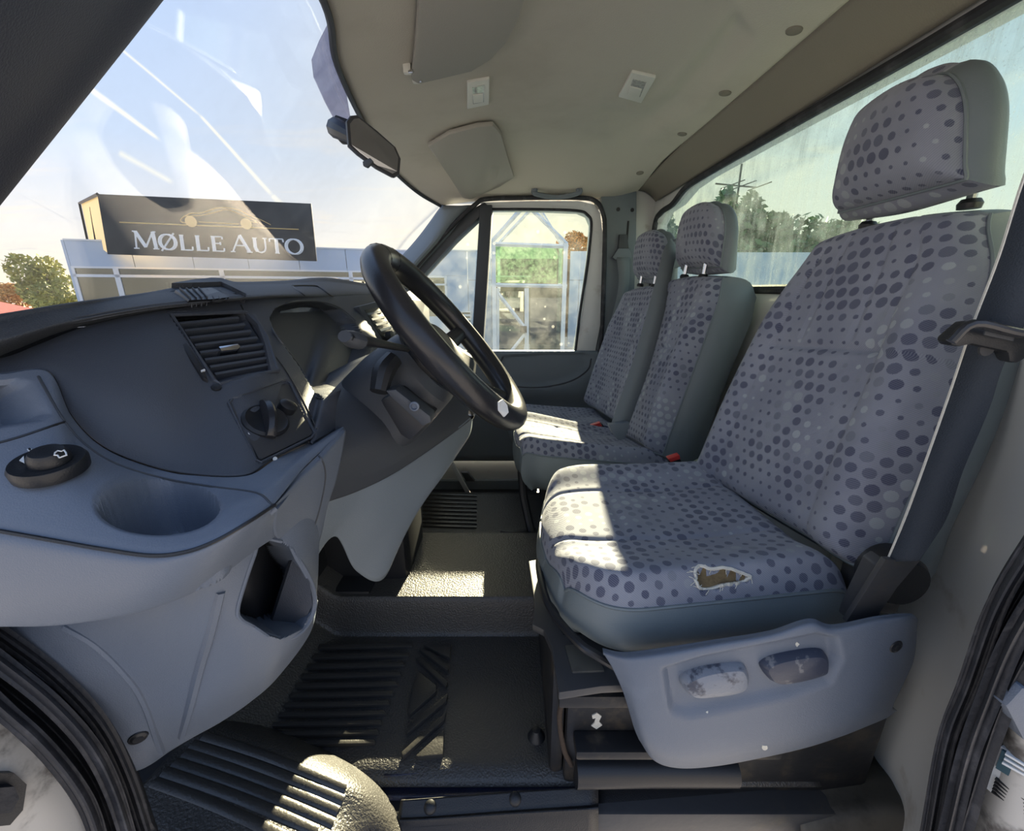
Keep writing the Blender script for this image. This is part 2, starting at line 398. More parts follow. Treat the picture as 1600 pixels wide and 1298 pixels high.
def patch(name, grid, m, parent=None, n=8, nc=None, recess=(), thick=.004, uvs=False, off=-1, fn=None, rmat=(), **kw):
    """smooth sheet through a control grid of points; recess = [(outline, vector, soft, inset)]"""
    nc = nc or n
    rows = [crs(r, nc) for r in grid]; A = np.array(rows)
    B = np.array([crs(A[:, j], n) for j in range(A.shape[1])]); A = np.transpose(B, (1, 0, 2)).copy()
    if fn is not None: A = fn(A)
    if len(recess):
        px, py = proj(A); D = np.zeros(A.shape)
        for poly, vec, soft, inset in recess:
            s = sstep(sdist(px, py, poly), inset-soft, inset+soft); D += s[..., None]*np.array(vec, float)
        A = A + D
    R, Cn, _ = A.shape
    faces = [(i*Cn+j, (i+1)*Cn+j, (i+1)*Cn+j+1, i*Cn+j+1) for i in range(R-1) for j in range(Cn-1)]
    v = A.reshape(-1, 3)
    PATCH[name] = (v, faces)
    if not rmat: return obj(name, v, faces, m, parent, thick=thick, off=off, **kw)
    o = obj(name, v, faces, [m]+[q[1] for q in rmat], parent, thick=thick, off=off, **kw)
    px0, py0 = proj(A-D if len(recess) else A); fx = (px0[:-1, :-1]+px0[1:, 1:])/2; fy = (py0[:-1, :-1]+py0[1:, 1:])/2; idx = np.zeros(fx.shape, np.int32)
    for k, q in enumerate(rmat): idx[sdist(fx, fy, q[0]) > q[2]] = k+1
    o.data.polygons.foreach_set('material_index', idx.ravel()); return o
PATCH = {}
def bvh(name):
    v, f = PATCH[name]; return BVHTree.FromPolygons([Vector(p) for p in v], [tuple(q) for q in f])
def cast(tree, px, py, lift=0.0):
    d = ray(px, py).normalized(); loc, nrm, _, _ = tree.ray_cast(Vector((0, 0, 0)), d)
    if loc is None: return None, None
    if nrm.dot(d) > 0: nrm = -nrm
    return loc + nrm*lift, nrm
def decal(name, tree, px, m, parent, h=.0006, fallback=None, **kw):
    """thin raised shape lying on a surface"""
    top = []; bot = []; navg = Vector((0, 0, 0))
    for p in px:
        l, nn = cast(tree, *p)
        if l is None: continue
        top.append(l); navg += nn
    if len(top) < 3: return None
    navg.normalize(); v, f = prism([t + navg*h for t in top], -navg*h*2)
    return obj(name, v, f, m, parent, smooth=False, **kw)
def line_on(name, tree, px, r, m, parent, sm=6, lift=0.0, closed=False, n=6, **kw):
    q = crs([(p[0], p[1], 0) for p in px], sm, closed); pts = []
    for p in q:
        l, nn = cast(tree, p[0], p[1], lift)
        if l is not None: pts.append(l)
    if len(pts) < 3: return None
    v, f = tube_mesh(pts, r, n, closed); return obj(name, v, f, m, parent, **kw)
# ================================================================ outside
E = .5            # metres per drawing unit of the showroom plan
GZ = -1.6         # ground level
def S(name, v, f, m, parent=None, **kw): return obj(name, v, f, m, parent, kind='structure', **kw)
v, f = box((-90, -90, GZ-.1), (90, 110, GZ)); S('ground', v, f, M['tarmac'], smooth=False, label='pale tarmac yard around the van')
bld = thing('building', (-3.8, 12.4, GZ), 'long pale blue single-storey showroom with white-framed windows', 'building')
bld['kind'] = 'structure'
class Wall:
    def __init__(s, a, b):
        s.a = Vector((a[0], a[1], 0)); d = Vector((b[0]-a[0], b[1]-a[1], 0)); s.L = d.length; s.d = d.normalized(); s.n = Vector((s.d.y, -s.d.x, 0))
    def p(s, u, z, o): return (s.a + s.d*u + s.n*o + Vector((0, 0, z)))*E
    def bx(s, u0, u1, z0, z1, o0, o1):
        v = [s.p(u, z, o) for u in (u0, u1) for o in (o0, o1) for z in (z0, z1)]
        return v, [(0, 1, 3, 2), (4, 6, 7, 5), (0, 4, 5, 1), (2, 3, 7, 6), (0, 2, 6, 4), (1, 5, 7, 3)]
    def hit(s, px, py):
        d = ray(px, py); t = s.a.dot(s.n)/d.dot(s.n); q = d*t; return (q-s.a).dot(s.d), q.z   # drawing units
    def B(s, name, r, o0, o1, m, parent, **kw):
        v, f = s.bx(*r, o0, o1); return obj(name, v, f, m, parent, smooth=False, **kw)
W1 = Wall((-19.7, 19.7), (-6.82, 24.8)); W2 = Wall((-6.82, 24.8), (16, 25.3))
FT, FB = 2.16, 1.08
def facade_panels(Wl, us, zt, zb):
    for a, b in zip(us[:-1], us[1:]): Wl.B('facade_panel', (a+.012, b-.012, zb, zt), -.18, .0, M['facade'], bld)
us = [Wl_ for Wl_ in np.linspace(0, W1.L, 7)]
facade_panels(W1, us, FT, FB)
W1.B('fascia_trim', (0, W1.L, FT, FT+.06), -.25, .04, M['frame'], bld)
W1.B('back_wall', (0, W1.L, -3.2, FT), -6.0, -5.8, M['brick'], bld)
W1.B('end_wall', (-.1, 0, -3.2, FT), -6.0, .0, M['facade'], bld)
W1.B('roof', (0, W1.L+2, FT-.1, FT), -6.0, -.18, M['facade'], bld)
W1.B('ceiling_panel', (0, W1.L, 1.1, 1.2), -5.8, -.18, M['frame'], bld)
W1.B('plinth', (0, W1.L, -3.2, -2.9), -.15, .0, M['brick'], bld)
mull = [0.0] + [W1.hit(px, 430)[0] for px in (183, 347, 548)] + [W1.L]
for i, (a, b) in enumerate(zip(mull[:-1], mull[1:])):
    fr = join([W1.bx(a, b, 1.0, 1.08, -.1, .02), W1.bx(a, b, .62, .74, -.1, .02), W1.bx(a, b, -2.9, -2.8, -.1, .02), W1.bx(a, a+.10, -2.8, 1.0, -.1, .02), W1.bx(b-.10, b, -2.8, 1.0, -.1, .02)])
    o = obj('window_frame', *fr, M['frame'], bld, smooth=False)
    W1.B('pane', (a+.1, b-.1, .74, 1.0), -.05, -.04, M['pane'], o); W1.B('pane', (a+.1, b-.1, -2.8, .62), -.05, -.04, M['pane'], o)
# behind the glass: shelves, and a brick wall with windows imitating a reflected house
for (a, b, z0, z1, o, mm) in [(2.2, 6.2, -.9, .55, -3.2, 'brick'), (9, 15, -1.2, .3, -4.2, 'timber'), (6.6, 8.6, -1.2, .5, -3.8, 'sheer')]:
    W1.B('wall_behind_glass', (a, b, z0, z1), o-.2, o, M[mm], bld)
for a in (2.5, 3.5, 4.5): W1.B('reflected_window', (a, a+.75, .05, .42), -3.2, -3.14, M['sheer'], bld)
for a in (2.4, 3.35, 4.35, 5.35): W1.B('reflected_window_post', (a, a+.08, .0, .46), -3.2, -3.1, M['frame'], bld)
# right-hand stretch
u2 = [0, W2.hit(731, 440)[0], W2.hit(768, 440)[0], W2.hit(890, 440)[0], W2.hit(905, 440)[0], 15, 22.8]
W2.B('back_wall', (0, 22.8, -3.2, FT), -6.0, -5.8, M['brick'], bld)
for i, (a, b) in enumerate(zip(u2[:-1], u2[1:])):
    if i == 2: continue
    if i == 0:
        wa, _ = W2.hit(660, 440); wb, _ = W2.hit(698, 440)
        for r in [(a+.01, b-.01, .85, FT), (a+.01, wa, -3.2, .84), (wb, b-.01, -3.2, .84)]: W2.B('facade_panel', r, -.18, 0, M['facade'], bld)
        fr = join([W2.bx(wa, wb, .74, .84, -.1, .03), W2.bx(wa, wb, .32, .42, -.1, .03), W2.bx(wa, wb, -3.2, -1.4, -.1, .03), W2.bx(wa, wa+.1, -1.4, .74, -.1, .03), W2.bx(wb-.12, wb, -1.4, .74, -.1, .03)])
        o = obj('window_frame', *fr, M['frame'], bld, smooth=False)
        W2.B('pane', (wa+.1, wb-.1, .42, .74), -.05, -.04, M['pane'], o); W2.B('pane', (wa+.1, wb-.1, -1.4, .32), -.05, -.04, M['pane'], o)
        W2.B('wall_behind_glass', (wa-1, wb+1, -1.4, .9), -2.2, -2.0, M['timber'], bld)
    else:
        W2.B('facade_panel', (a+.012, b-.012, .62, FT), -.18, 0, M['facade'], bld); W2.B('facade_panel', (a+.012, b-.012, -3.2, .60), -.18, 0, M['facade'], bld)
W2.B('fascia_trim', (0, u2[2], FT, FT+.06), -.25, .04, M['frame'], bld)
a, z1 = W2.hit(713, 486); b, z0 = W2.hit(736, 505)
lv = thing('notice_case', W2.p(a, z0, 0), 'small white louvred case on the pale blue wall beside the porch', 'sign')
W2.B('case', (a, b, z0, z1), 0, .10, M['frame'], lv)
for k in range(3): W2.B('louvre', (a+.12, b-.03, z0+.1+k*.22, z0+.18+k*.22), .1, .13, M['sheer'], lv)
# gabled glass porch
YP = 23.2*E
po = thing('glass_porch', V(830, 500, y=YP), 'gabled glass entrance porch with white posts and door', 'porch')
def pp(px, py, y=YP): return V(px, py, y=y)
def bar(name, a, b, r, m=None, parent=po, ya=YP, yb=None):
    A = pp(*a, ya); B = pp(*b, yb or ya); v, f = tube_mesh([A, B], r*E, 4); return obj(name, v, f, m or M['frame'], parent, smooth=False)
zb = GZ
def post(px, y=YP, r=.11*E):
    A = pp(px, 380, y); v, f = box((A.x-r, y-r, zb), (A.x+r, y+r, A.z)); return obj('post', v, f, M['frame'], po, smooth=False)
for px in (771, 884): post(px)
for px in (779, 876): post(px, 26.0*E, .09*E)
bar('tie_beam', (768, 381), (888, 385), .11)
bar('rafter', (768, 378), (822, 318), .11); bar('rafter', (886, 382), (822, 318), .11); bar('rafter', (776, 384), (838, 318), .09, ya=26*E); bar('rafter', (880, 386), (838, 318), .09, ya=26*E)
bar('ridge', (822, 318), (838, 318), .09, ya=YP, yb=26.0*E)
bar('transom', (768, 445), (886, 447), .10)
v, f = prism([pp(772, 385), pp(884, 387), pp(884, 443), pp(772, 441)], (0, .01, 0)); obj('upper_pane', v, f, M['greenpane'], po, smooth=False)
v, f = prism([pp(828, 450), pp(882, 450), pp(882, 560), pp(828, 560)], (0, .01, 0)); obj('side_pane', v, f, M['pane'], po, smooth=False)
v, f = prism([pp(780, 455), pp(818, 455), pp(818, 560), pp(780, 560)], (0, .01, 0)); obj('door_pane', v, f, M['pane'], po, smooth=False)
bar('door_post', (777, 450), (777, 560), .11); bar('door_post', (823, 450), (823, 565), .12)
bar('brace', (778, 458), (820, 512), .10); bar('brace', (820, 522), (796, 552), .09)
v, f = box(tuple(pp(813, 519)-Vector((0, .1, 0))), tuple(pp(823, 509)+Vector((0, .0, 0)))); obj('door_handle', v, f, M['black'], po, smooth=False)
v, f = box((pp(780, 500, 26.6*E).x, 26.5*E, GZ), (pp(830, 500, 26.6*E).x, 26.7*E, .6)); obj('inner_wall', v, f, M['timber'], po, smooth=False)
v, f = box((pp(838, 500, 26.4*E).x, 26.3*E, GZ), (pp(862, 500, 26.4*E).x, 26.5*E, .3)); obj('inner_panel', v, f, M['brick'], po, smooth=False)
bar('inner_rail', (772, 432), (830, 432), .05, ya=25.5*E)

# sign on the roof
YS = 19.0
def sp(px, py): # sign plane slightly turned
    A = V(152, 303, y=18.6*E); B = V(486, 318, y=20.6*E); n = (B-A).cross(Vector((0, 0, 1))); d = ray(px, py); return d*(A.dot(n)/d.dot(n)), n.normalized()
s0, sn = sp(152, 303)
if sn.y > 0: sn = -sn
sg = thing('roof_sign', sp(320, 400)[0], 'large black roof sign lettered Mølle Auto in white', 'sign')
corners = [sp(152, 303)[0], sp(486, 318)[0], sp(495, 408)[0], sp(168, 397)[0]]
v, f = prism(corners, -sn*.06); obj('sign_face', v, f, M['signblack'], sg, smooth=False)
back = [sp(152, 303)[0], sp(168, 397)[0]]
q0, q1 = V(127, 318, y=24.5*E), V(139, 374, y=24.5*E)
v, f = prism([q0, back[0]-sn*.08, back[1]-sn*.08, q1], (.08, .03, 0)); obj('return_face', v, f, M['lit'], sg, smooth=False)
for a_, b_ in ((q0, back[0]-sn*.08), (q0, q1), (V(145, 324, y=22*E), V(153, 378, y=22*E))):
    v, f = tube_mesh([a_-Vector((0, .05, 0)), b_-Vector((0, .05, 0))], .035, 4); obj('return_frame', v, f, M['black'], sg, smooth=False)
for px in (200, 300, 400, 470): v, f = tube_mesh([sp(px, 380)[0]-sn*.05, sp(px, 380)[0]-sn*1.0], .03, 6); obj('support_post', v, f, M['black'], sg)
def quad_px(u, v_): # bilinear in sign px space
    tl, tr, br, bl = [np.array(p, float) for p in ((152, 303), (486, 318), (495, 408), (168, 397))]
    p = (1-u)*(1-v_)*tl+u*(1-v_)*tr+u*v_*br+(1-u)*v_*bl; return sp(*p)[0]
def stroke(pts, w, m, name, closed=False, off=.015):
    P = [quad_px(*p) for p in pts]; v, f = tube_mesh([p+sn*off for p in P], w*E, 4, closed); obj(name, v, f, m, sg, smooth=False)
stroke([(.085, .46), (.93, .46)], .022, M['gold'], 'gold_line')
car = [(.40, .43), (.375, .40), (.39, .33), (.43, .26), (.47, .25), (.51, .21), (.555, .15), (.61, .14), (.66, .17), (.70, .24), (.755, .32), (.80, .40)]
stroke([tuple(p) for p in crs([(a, b, 0) for a, b in car], 4)[:, :2]], .018, M['gold'], 'car_outline')
stroke([tuple(p) for p in crs([(.40, .31, 0), (.47, .29, 0), (.55, .22, 0), (.60, .17, 0), (.66, .24, 0), (.72, .33, 0), (.74, .38, 0)], 4)[:, :2]], .014, M['gold'], 'car_outline')
stroke([(.70, .36), (.74, .37)], .014, M['gold'], 'car_outline'); stroke([(.46, .40), (.65, .41)], .014, M['gold'], 'car_outline')
for cx_ in (.425, .685):
    c0 = quad_px(cx_, .40)+sn*.015; U_ = (quad_px(cx_+.02, .40)-quad_px(cx_, .40)).normalized()
    v = [c0 + (U_*math.cos(a)+Vector((0, 0, 1))*math.sin(a))*.11 for a in np.linspace(0, 2*math.pi, 24, endpoint=False)]
    v, f = prism(v, sn*.015); obj('car_wheel', v, f, M['gold'], sg, smooth=False)
def letter(ch, u0, w, top, base=.885):
    """serif capital from thick and thin strokes"""
    H = base-top
    X = lambda a: u0+a*w
    Yv = lambda b: base-b*H
    segs = {'M': [((0.1, 0), (.14, 1), 0), ((.14, 1), (.5, .08), 1), ((.5, .08), (.86, 1), 0), ((.86, 1), (.92, 0), 1), ((0, 0), (.22, 0), 2), ((.8, 0), (1.04, 0), 2), ((0.02, 1), (.14, 1), 2), ((.86, 1), (.98, 1), 2)],
            'L': [((.2, 0), (.2, 1), 1), ((.05, 1), (.38, 1), 2), ((.05, 0), (.95, 0), 2), ((.95, 0), (.98, .25), 0)],
            'E': [((.2, 0), (.2, 1), 1), ((.05, 1), (.9, 1), 2), ((.9, 1), (.9, .82), 0), ((.05, 0), (.95, 0), 2), ((.95, 0), (.98, .22), 0), ((.2, .53), (.72, .53), 2), ((.72, .42), (.72, .64), 0)],
            'A': [((.1, 0), (.5, 1), 0), ((.5, 1), (.9, 0), 1), ((.27, .38), (.74, .38), 2), ((0, 0), (.22, 0), 2), ((.76, 0), (1.04, 0), 2)],
            'U': [((.16, 1), (.16, .32), 1), ((.16, .32), (.28, .08), 1), ((.28, .08), (.52, 0), 2), ((.52, 0), (.76, .08), 0), ((.76, .08), (.86, .32), 0), ((.86, .32), (.86, 1), 0), ((.02, 1), (.32, 1), 2), ((.72, 1), (1.0, 1), 2)],
            'T': [((.5, 0), (.5, 1), 1), ((.04, 1), (.96, 1), 2), ((.04, 1), (.02, .78), 0), ((.96, 1), (.98, .78), 0), ((.34, 0), (.66, 0), 2)]}
    parts = []
    def add(a, b, k):
        wd = (.0175, .036, .013)[k]
        A = quad_px(X(a[0]), Yv(a[1]))+sn*.015; B = quad_px(X(b[0]), Yv(b[1]))+sn*.015; parts.append(tube_mesh([A, B], wd, 4))
    if ch in 'OØ':
        n = 20; pts = []; rs = []
        for k in range(n):
            a = 2*math.pi*k/n; pts.append(quad_px(X(.5+.5*math.cos(a)), Yv(.5+.52*math.sin(a)))+sn*.015); rs.append(.015+.0225*abs(math.cos(a)))
        parts.append(tube_mesh(pts, rs, 4, True))
        if ch == 'Ø': add((.05, -.12), (.95, 1.12), 0)
    else:
        for a, b, k in segs[ch]: add(a, b, k)
    v, f = join(parts); obj('letter', v, f, M['mark'], sg, smooth=False)
for ch, u0, w, top in (('M', .135, .115, .60), ('Ø', .262, .075, .64), ('L', .355, .062, .64), ('L', .430, .062, .64), ('E', .505, .062, .64),
                       ('A', .595, .10, .60), ('U', .703, .07, .64), ('T', .783, .068, .64), ('O', .862, .075, .64)):
    letter(ch, u0, w, top)

# trees: a trunk and a crown of leaf tufts
def tree(name, c, size, m, label, n=2600, group=None, leaf=.16, seed=1, lumps=9):
    rng = np.random.default_rng(seed); c = Vector(c)
    t = thing(name, (c.x, c.y, GZ), label, 'tree', group)
    v, f = tube_mesh([(c.x, c.y, GZ), (c.x+.1, c.y, c.z-size[2]*.3), (c.x, c.y, c.z+size[2]*.3)], [.18, .13, .05], 7); obj('trunk', v, f, M['bark'], t)
    lp = [(rng.uniform(-.6, .6), rng.uniform(-.6, .6), rng.uniform(-.7, .75), rng.uniform(.32, .55)) for _ in range(lumps)]
    vs = []; fs = []
    for i in range(n):
        lx, ly, lz, lr = lp[rng.integers(lumps)]; d = rng.normal(size=3); d /= np.linalg.norm(d); rr = lr*rng.uniform(.65, 1.08)
        k = 1-.35*max(0, lz)
        p = np.array([(lx+d[0]*rr)*k*size[0], (ly+d[1]*rr)*k*size[1], (lz+d[2]*rr*.8)*size[2]])+np.array(c)
        a = rng.normal(size=3); a /= np.linalg.norm(a); b = np.cross(a, rng.normal(size=3)); b /= np.linalg.norm(b)
        s = leaf*rng.uniform(.6, 1.3); k0 = len(vs)
        vs += [p-a*s, p+b*s*.5, p+a*s, p-b*s*.5]; fs.append((k0, k0+1, k0+2, k0+3))
    cr = obj('crown', vs, fs, m, t, smooth=False); cr['kind'] = 'stuff'
    return t
tree('tree', V(80, 455, y=12.6), (.97, .8, 1.2), M['leaf_yellow'], 'yellow green leafy tree beside the left end of the showroom', n=5200, seed=3, leaf=.066)
tree('tree', V(8, 478, y=22), (2.2, 1, 1.1), M['leaf_orange'], 'orange autumn tree low at the left edge of the photo', n=3000, seed=4, leaf=.09)
tree('tree', V(900, 388, y=20), (1.0, .75, .75), M['leaf_orange'], 'orange and green treetop above the showroom roof by the porch', n=2600, seed=5, leaf=.08)
sh = obj('shed', *join([box((-21.5, 15.5, GZ), (-17, 17, -1.2)), prism([(-21.7, 15.3, -1.2), (-16.6, 15.3, -1.25), (-21.7, 15.3, -.15)], (0, 2, 0))]), mat('red_roof', (140, 66, 56), .7), smooth=False, label='low shed with a red roof at the left edge beyond the windscreen', cat='shed')
# behind the rear window: a row of trees, far house, aerial
k = 0
labs = ['tall slim green tree behind the rear window', 'bushy green tree beside the slim one behind the rear window', 'broad green tree in the middle of the rear window', 'green tree right of the middle in the rear window', 'green tree behind the driver backrest in the rear window', 'green tree far right behind the driver headrest']
for (px, pt, y, sx, lab) in [(1140, 300, 14, 1.0, labs[0]), (1190, 322, 13, 1.8, labs[1]), (1255, 330, 12, 2.0, labs[2]), (1320, 345, 11, 1.8, labs[3]), (1060, 345, 16, 2.0, 'green tree behind the passenger headrests'), (1400, 350, 10, 1.8, labs[4]), (1520, 350, 9, 2.0, labs[5])]:
    top = V(px, pt, y=y); zc = (top.z-1.0)/2; k += 1
    tree('tree', (top.x, y, zc+.1), (sx, 1.3, (top.z+1.0)/2*.95), M['leaf_green'], lab, n=3600, seed=20+k, group='trees behind the rear window', leaf=.13)
hv = V(1190, 400, y=7)
h = thing('garden_wall', (hv.x, 7, GZ), 'pale bluish wall below the trees in the rear window', 'wall')
v, f = box((hv.x-1.8, 6.9, GZ), (hv.x+9, 7.1, V(1190, 395, y=7).z)); obj('wall_panel', v, f, M['facade'], h, smooth=False)
an = thing('aerial', V(1155, 310, y=17), 'thin television aerial above the trees in the rear window', 'aerial')
def rod(nm, a, b, r=.02): v, f = tube_mesh([V(*a, y=17), V(*b, y=17)], r, 5); obj(nm, v, f, M['sheer'], an)
A_ = V(1153, 310, y=17); v, f = tube_mesh([(A_.x, 17, GZ), V(1159, 256, y=17)], .035, 6); obj('mast', v, f, M['sheer'], an)
rod('boom', (1118, 287), (1182, 293), .03)
for e in ((1182, 293), (1158, 291), (1140, 290)): rod('rod', (e[0]-14, e[1]+5), (e[0]+24, e[1]-9))
# ================================================================ cab shell
ZF = -.68
hf = [(-.02, .20, .33), (-.24, .45, .385), V(510, 0, z=.42), V(530, 100, z=.42), V(570, 190, z=.42), V(607, 255, z=.42), V(652, 298, y=1.84), V(690, 321, y=1.95)]
ys = [.20, .45, .80, .98, 1.27, 1.62, 1.84, 1.95]
def crow(x, z, edge):
    return [(x, y, z - (.10*max(0, (.34-y)/.14) if y < .34 else 0) - (z-edge)*sstep(np.array(y), 1.62, 1.95)) for y in ys]
ceil_grid = [hf, crow(-.12, .452, .368), crow(.12, .468, .372), crow(.34, .462, .375), crow(.44, .445, .38), crow(.525, .434, .40)]
patch('ceiling', ceil_grid, M['liner'], n=14, recess=[([(1150, 30), (1170, 60), (1075, 175), (1005, 205), (945, 180), (945, 168), (1000, 185), (1050, 150)], (0, 0, .012), 14, -2)], thick=.02, off=1, kind='structure', label='off-white headliner of the van cab')
HEAD = bvh('ceiling')
# header edge rubber along the windscreen
tube('trim_1', [Vector(p)+Vector((-.004, 0, -.003)) for p in hf[1:]], .006, M['cowl'], sm=8, kind='structure', label='grey edging along the windscreen header')
v, f = join([box((.395, 1.985, -.96), (.68, 2.06, .50)), box((.355, 1.99, .34), (.42, 2.06, .50)), box((-.30, 1.975, .375), (.5, 2.06, .50)), box((-.22, .2, .49), (.70, 2.06, .51)), box((.615, .2, .375), (.68, 2.06, .50))])
obj('ceiling_outer', v, f, M['white'], kind='structure', label='white outer roof skin and far rear corner of the cab', bevel=.004)
# rear header panel
patch('trim_2', [[(.525, y, .434-(.03 if y > 1.9 else 0)) for y in (.2, .6, 1.0, 1.5, 1.94)], [(.565, y, .395) for y in (.2, .6, 1.0, 1.5, 1.93)], [(.60, y, .358) for y in (.2, .6, 1.0, 1.5, 1.92)]], M['liner2'], n=6, thick=.01, off=1, kind='structure', label='sloping grey-brown trim above the rear window')
for i, (px, py) in enumerate([(1241, 47), (1133, 145), (1066, 209), (1000, 270)]):
    l, nn = cast(HEAD, px, py, .0)
    if l: lathe('headliner_clip', [(.001, -.004), (.014, -.004), (.013, .002), (.008, .004), (.001, .0045)], l, nn, M['liner2'], label=['round headliner clip nearest the driver headrest', 'second round headliner clip from the driver side', 'third round headliner clip from the driver side', 'round headliner clip nearest the far pillar'][i], cat='clip', group='round clips along the rear headliner')
# rear wall with window opening
XR = .61
inn = [(.50, .008), (.42, .05), (.395, .16), (.41, .29), (.47, .338), (.80, .345), (1.15, .350), (1.50, .352), (1.63, .345), (1.74, .315), (1.86, .308), (1.925, .27), (1.93, .10), (1.90, .03), (1.85, .008), (1.2, .005)]
outr = [(.50, -.95), (.20, -.5), (.20, .16), (.20, .38), (.47, .38), (.80, .38), (1.15, .38), (1.50, .38), (1.63, .38), (1.76, .38), (1.90, .38), (2.05, .38), (2.05, .10), (2.05, -.4), (1.85, -.95), (1.2, -.95)]
strip('wall_rear', [(XR, a, b) for a, b in outr], [(XR, a, b) for a, b in inn], (.05, 0, 0), M['white'], closed=True, kind='structure', bevel=.002, label='white painted rear wall of the cab')
wn = obj('window_1', *prism([(XR+.02, a, b) for a, b in crs([(0, a, b) for a, b in inn], 4, True)[:, 1:]], (.004, 0, 0)), M['rearglass'], smooth=False, kind='structure', label='dirty rear window of the cab')
tube('window_seal', [(XR-.002, a, b) for a, b in inn], .011, M['rubber'], wn, closed=True, sm=6)
# near B pillar, white inside
patch('wall_left', [[(XR, .66, z), (.600, .52, z), (.565, .40, z), (.50, .31, z), (.43, .262, z)] for z in (-.03, -.15, -.3, -.5, -.9)], M['white'], n=5, thick=.02, off=1, kind='structure', label='white painted pillar beside the driver seat')
patch('trim_12', [[(XR, .40, z), (.605, .37, z), (.59, .34, z), (.53, .30, z), (.45, .262, z)] for z in (.40, .2, .05, -.06)], M['white'], n=5, thick=.02, off=1, kind='structure', label='white painted upper pillar beside the driver headrest')
# floor / firewall / side below the far door
def field(name, xs, yss, zf, m, parent=None, skirt=.02, **kw):
    A = np.array([[(x, y, zf(x, y)) for x in xs] for y in yss]); R, Cn, _ = A.shape
    fc = [(i*Cn+j, i*Cn+j+1, (i+1)*Cn+j+1, (i+1)*Cn+j) for i in range(R-1) for j in range(Cn-1)]
    PATCH[name] = (A.reshape(-1, 3), fc)
    return obj(name, A.reshape(-1, 3), fc, m, parent, thick=skirt, off=-1, **kw)
v, f = box((-.75, .40, -.76), (.66, 1.34, -.705)); obj('floor', v, f, M['steel'], kind='structure', bevel=.004, label='dark metal cab floor under the mat')
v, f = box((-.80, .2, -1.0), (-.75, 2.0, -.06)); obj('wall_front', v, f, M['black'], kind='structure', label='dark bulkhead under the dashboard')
v, f = join([box((-.75, 1.34, -1.0), (.66, 2.06, -.96)), box((-.75, 1.32, -1.0), (.66, 1.34, -.76))]); obj('trim_3', v, f, M['darkstep'], kind='structure', bevel=.003, label='dark step well beside the far door')
def zmat(x, y):
    t = .078*(sstep(y, .690, .714))*(1-sstep(y, .950, .985))*(1-.35*sstep(x, .10, .25))
    toe = max(0, -.36-x)*.85
    near = -.012*(1-sstep(y, .415, .45))
    return float(ZF+t+toe+near)
ysm = sorted(set([round(v_, 4) for v_ in list(np.linspace(.425, .68, 28))+list(np.linspace(.684, .72, 14))+list(np.linspace(.73, .945, 16))+list(np.linspace(.948, .99, 10))+list(np.linspace(1.0, 1.33, 20))]))
fm = thing('floor_mat', (0, .8, ZF), 'black pebbled rubber floor mat with moulded ribs', 'mat')
field('mat_sheet', np.linspace(-.72, .45, 90), ysm, zmat, M['mat'], fm, skirt=.012)
MATT = bvh('mat_sheet')
def matpiece(name, px, h=.004, m='matrib'):
    pts = [cast(MATT, *p)[0] for p in px]; pts = [Vector((p.x, p.y, p.z-.002)) for p in pts if p]
    v, f = prism(pts, (0, 0, h+.002)); return obj(name, v, f, M[m], fm, bevel=.0012)
for k in range(13):
    y = 1008+k*15.2; xr = 642-k*6.0+(0 if k < 9 else (k-8)*1); xl = 500-k*9
    if k < 11: matpiece('rib', [(xl, y+1), (xr, y-2), (xr+3, y+4), (xl-2, y+8)], .005)
for c in ([(662, 1011), (705, 1010), (703, 1032), (690, 1026)], [(655, 1018), (676, 1024), (702, 1046), (700, 1053)], [(650, 1033), (656, 1030), (700, 1070), (697, 1078)],
          [(652, 1052), (681, 1075), (682, 1085), (640, 1122), (638, 1110)], [(700, 1088), (698, 1100), (636, 1152), (636, 1140)], [(698, 1116), (694, 1130), (630, 1188), (628, 1180), (655, 1155)], [(694, 1145), (692, 1184), (655, 1188), (650, 1186)]):
    matpiece('chevron', c, .008)
for k in range(9):
    matpiece('rib', [(662, 770+k*6.2), (745, 773+k*6.2), (745, 776+k*6.2), (660, 773.5+k*6.2)], .004)
l, _ = cast(MATT, 838, 1150); lathe('mat_stud', [(.001, 0), (.014, 0), (.012, .004), (.006, .014), (.001, .015)], l, (0, 0, 1), M['black'], fm)
# blue-black strip and riveted sill edge
bs_ = thing('sill_cover', (0, .40, ZF), 'black sill edging with round rivets under the driver doorway', 'sill')
patch('strip', [[V(600, 1213, z=-.683), V(700, 1203, z=-.683), V(800, 1195, z=-.683), V(900, 1188, z=-.683)], [V(596, 1228, z=-.698), V(700, 1226, z=-.698), V(800, 1220, z=-.698), V(905, 1212, z=-.698)], [V(600, 1243, z=-.690), V(700, 1243, z=-.690), V(800, 1238, z=-.690), V(910, 1230, z=-.690)]], M['bluemat'], bs_, n=6, thick=.006)
patch('rivet_strip', [[V(626, 1250, z=-.684), V(680, 1246, z=-.684), V(800, 1237, z=-.684), V(935, 1228, z=-.684)],
                      [V(622, 1275, z=-.694), V(680, 1272, z=-.694), V(800, 1263, z=-.694), V(935, 1254, z=-.694)],
                      [V(622, 1300, z=-.708), V(680, 1296, z=-.708), V(800, 1288, z=-.708), V(935, 1280, z=-.708)],
                      [V(622, 1420, z=-.85), V(680, 1410, z=-.85), V(800, 1400, z=-.85), V(935, 1390, z=-.85)]], M['darkstep'], bs_, n=8, thick=.01)
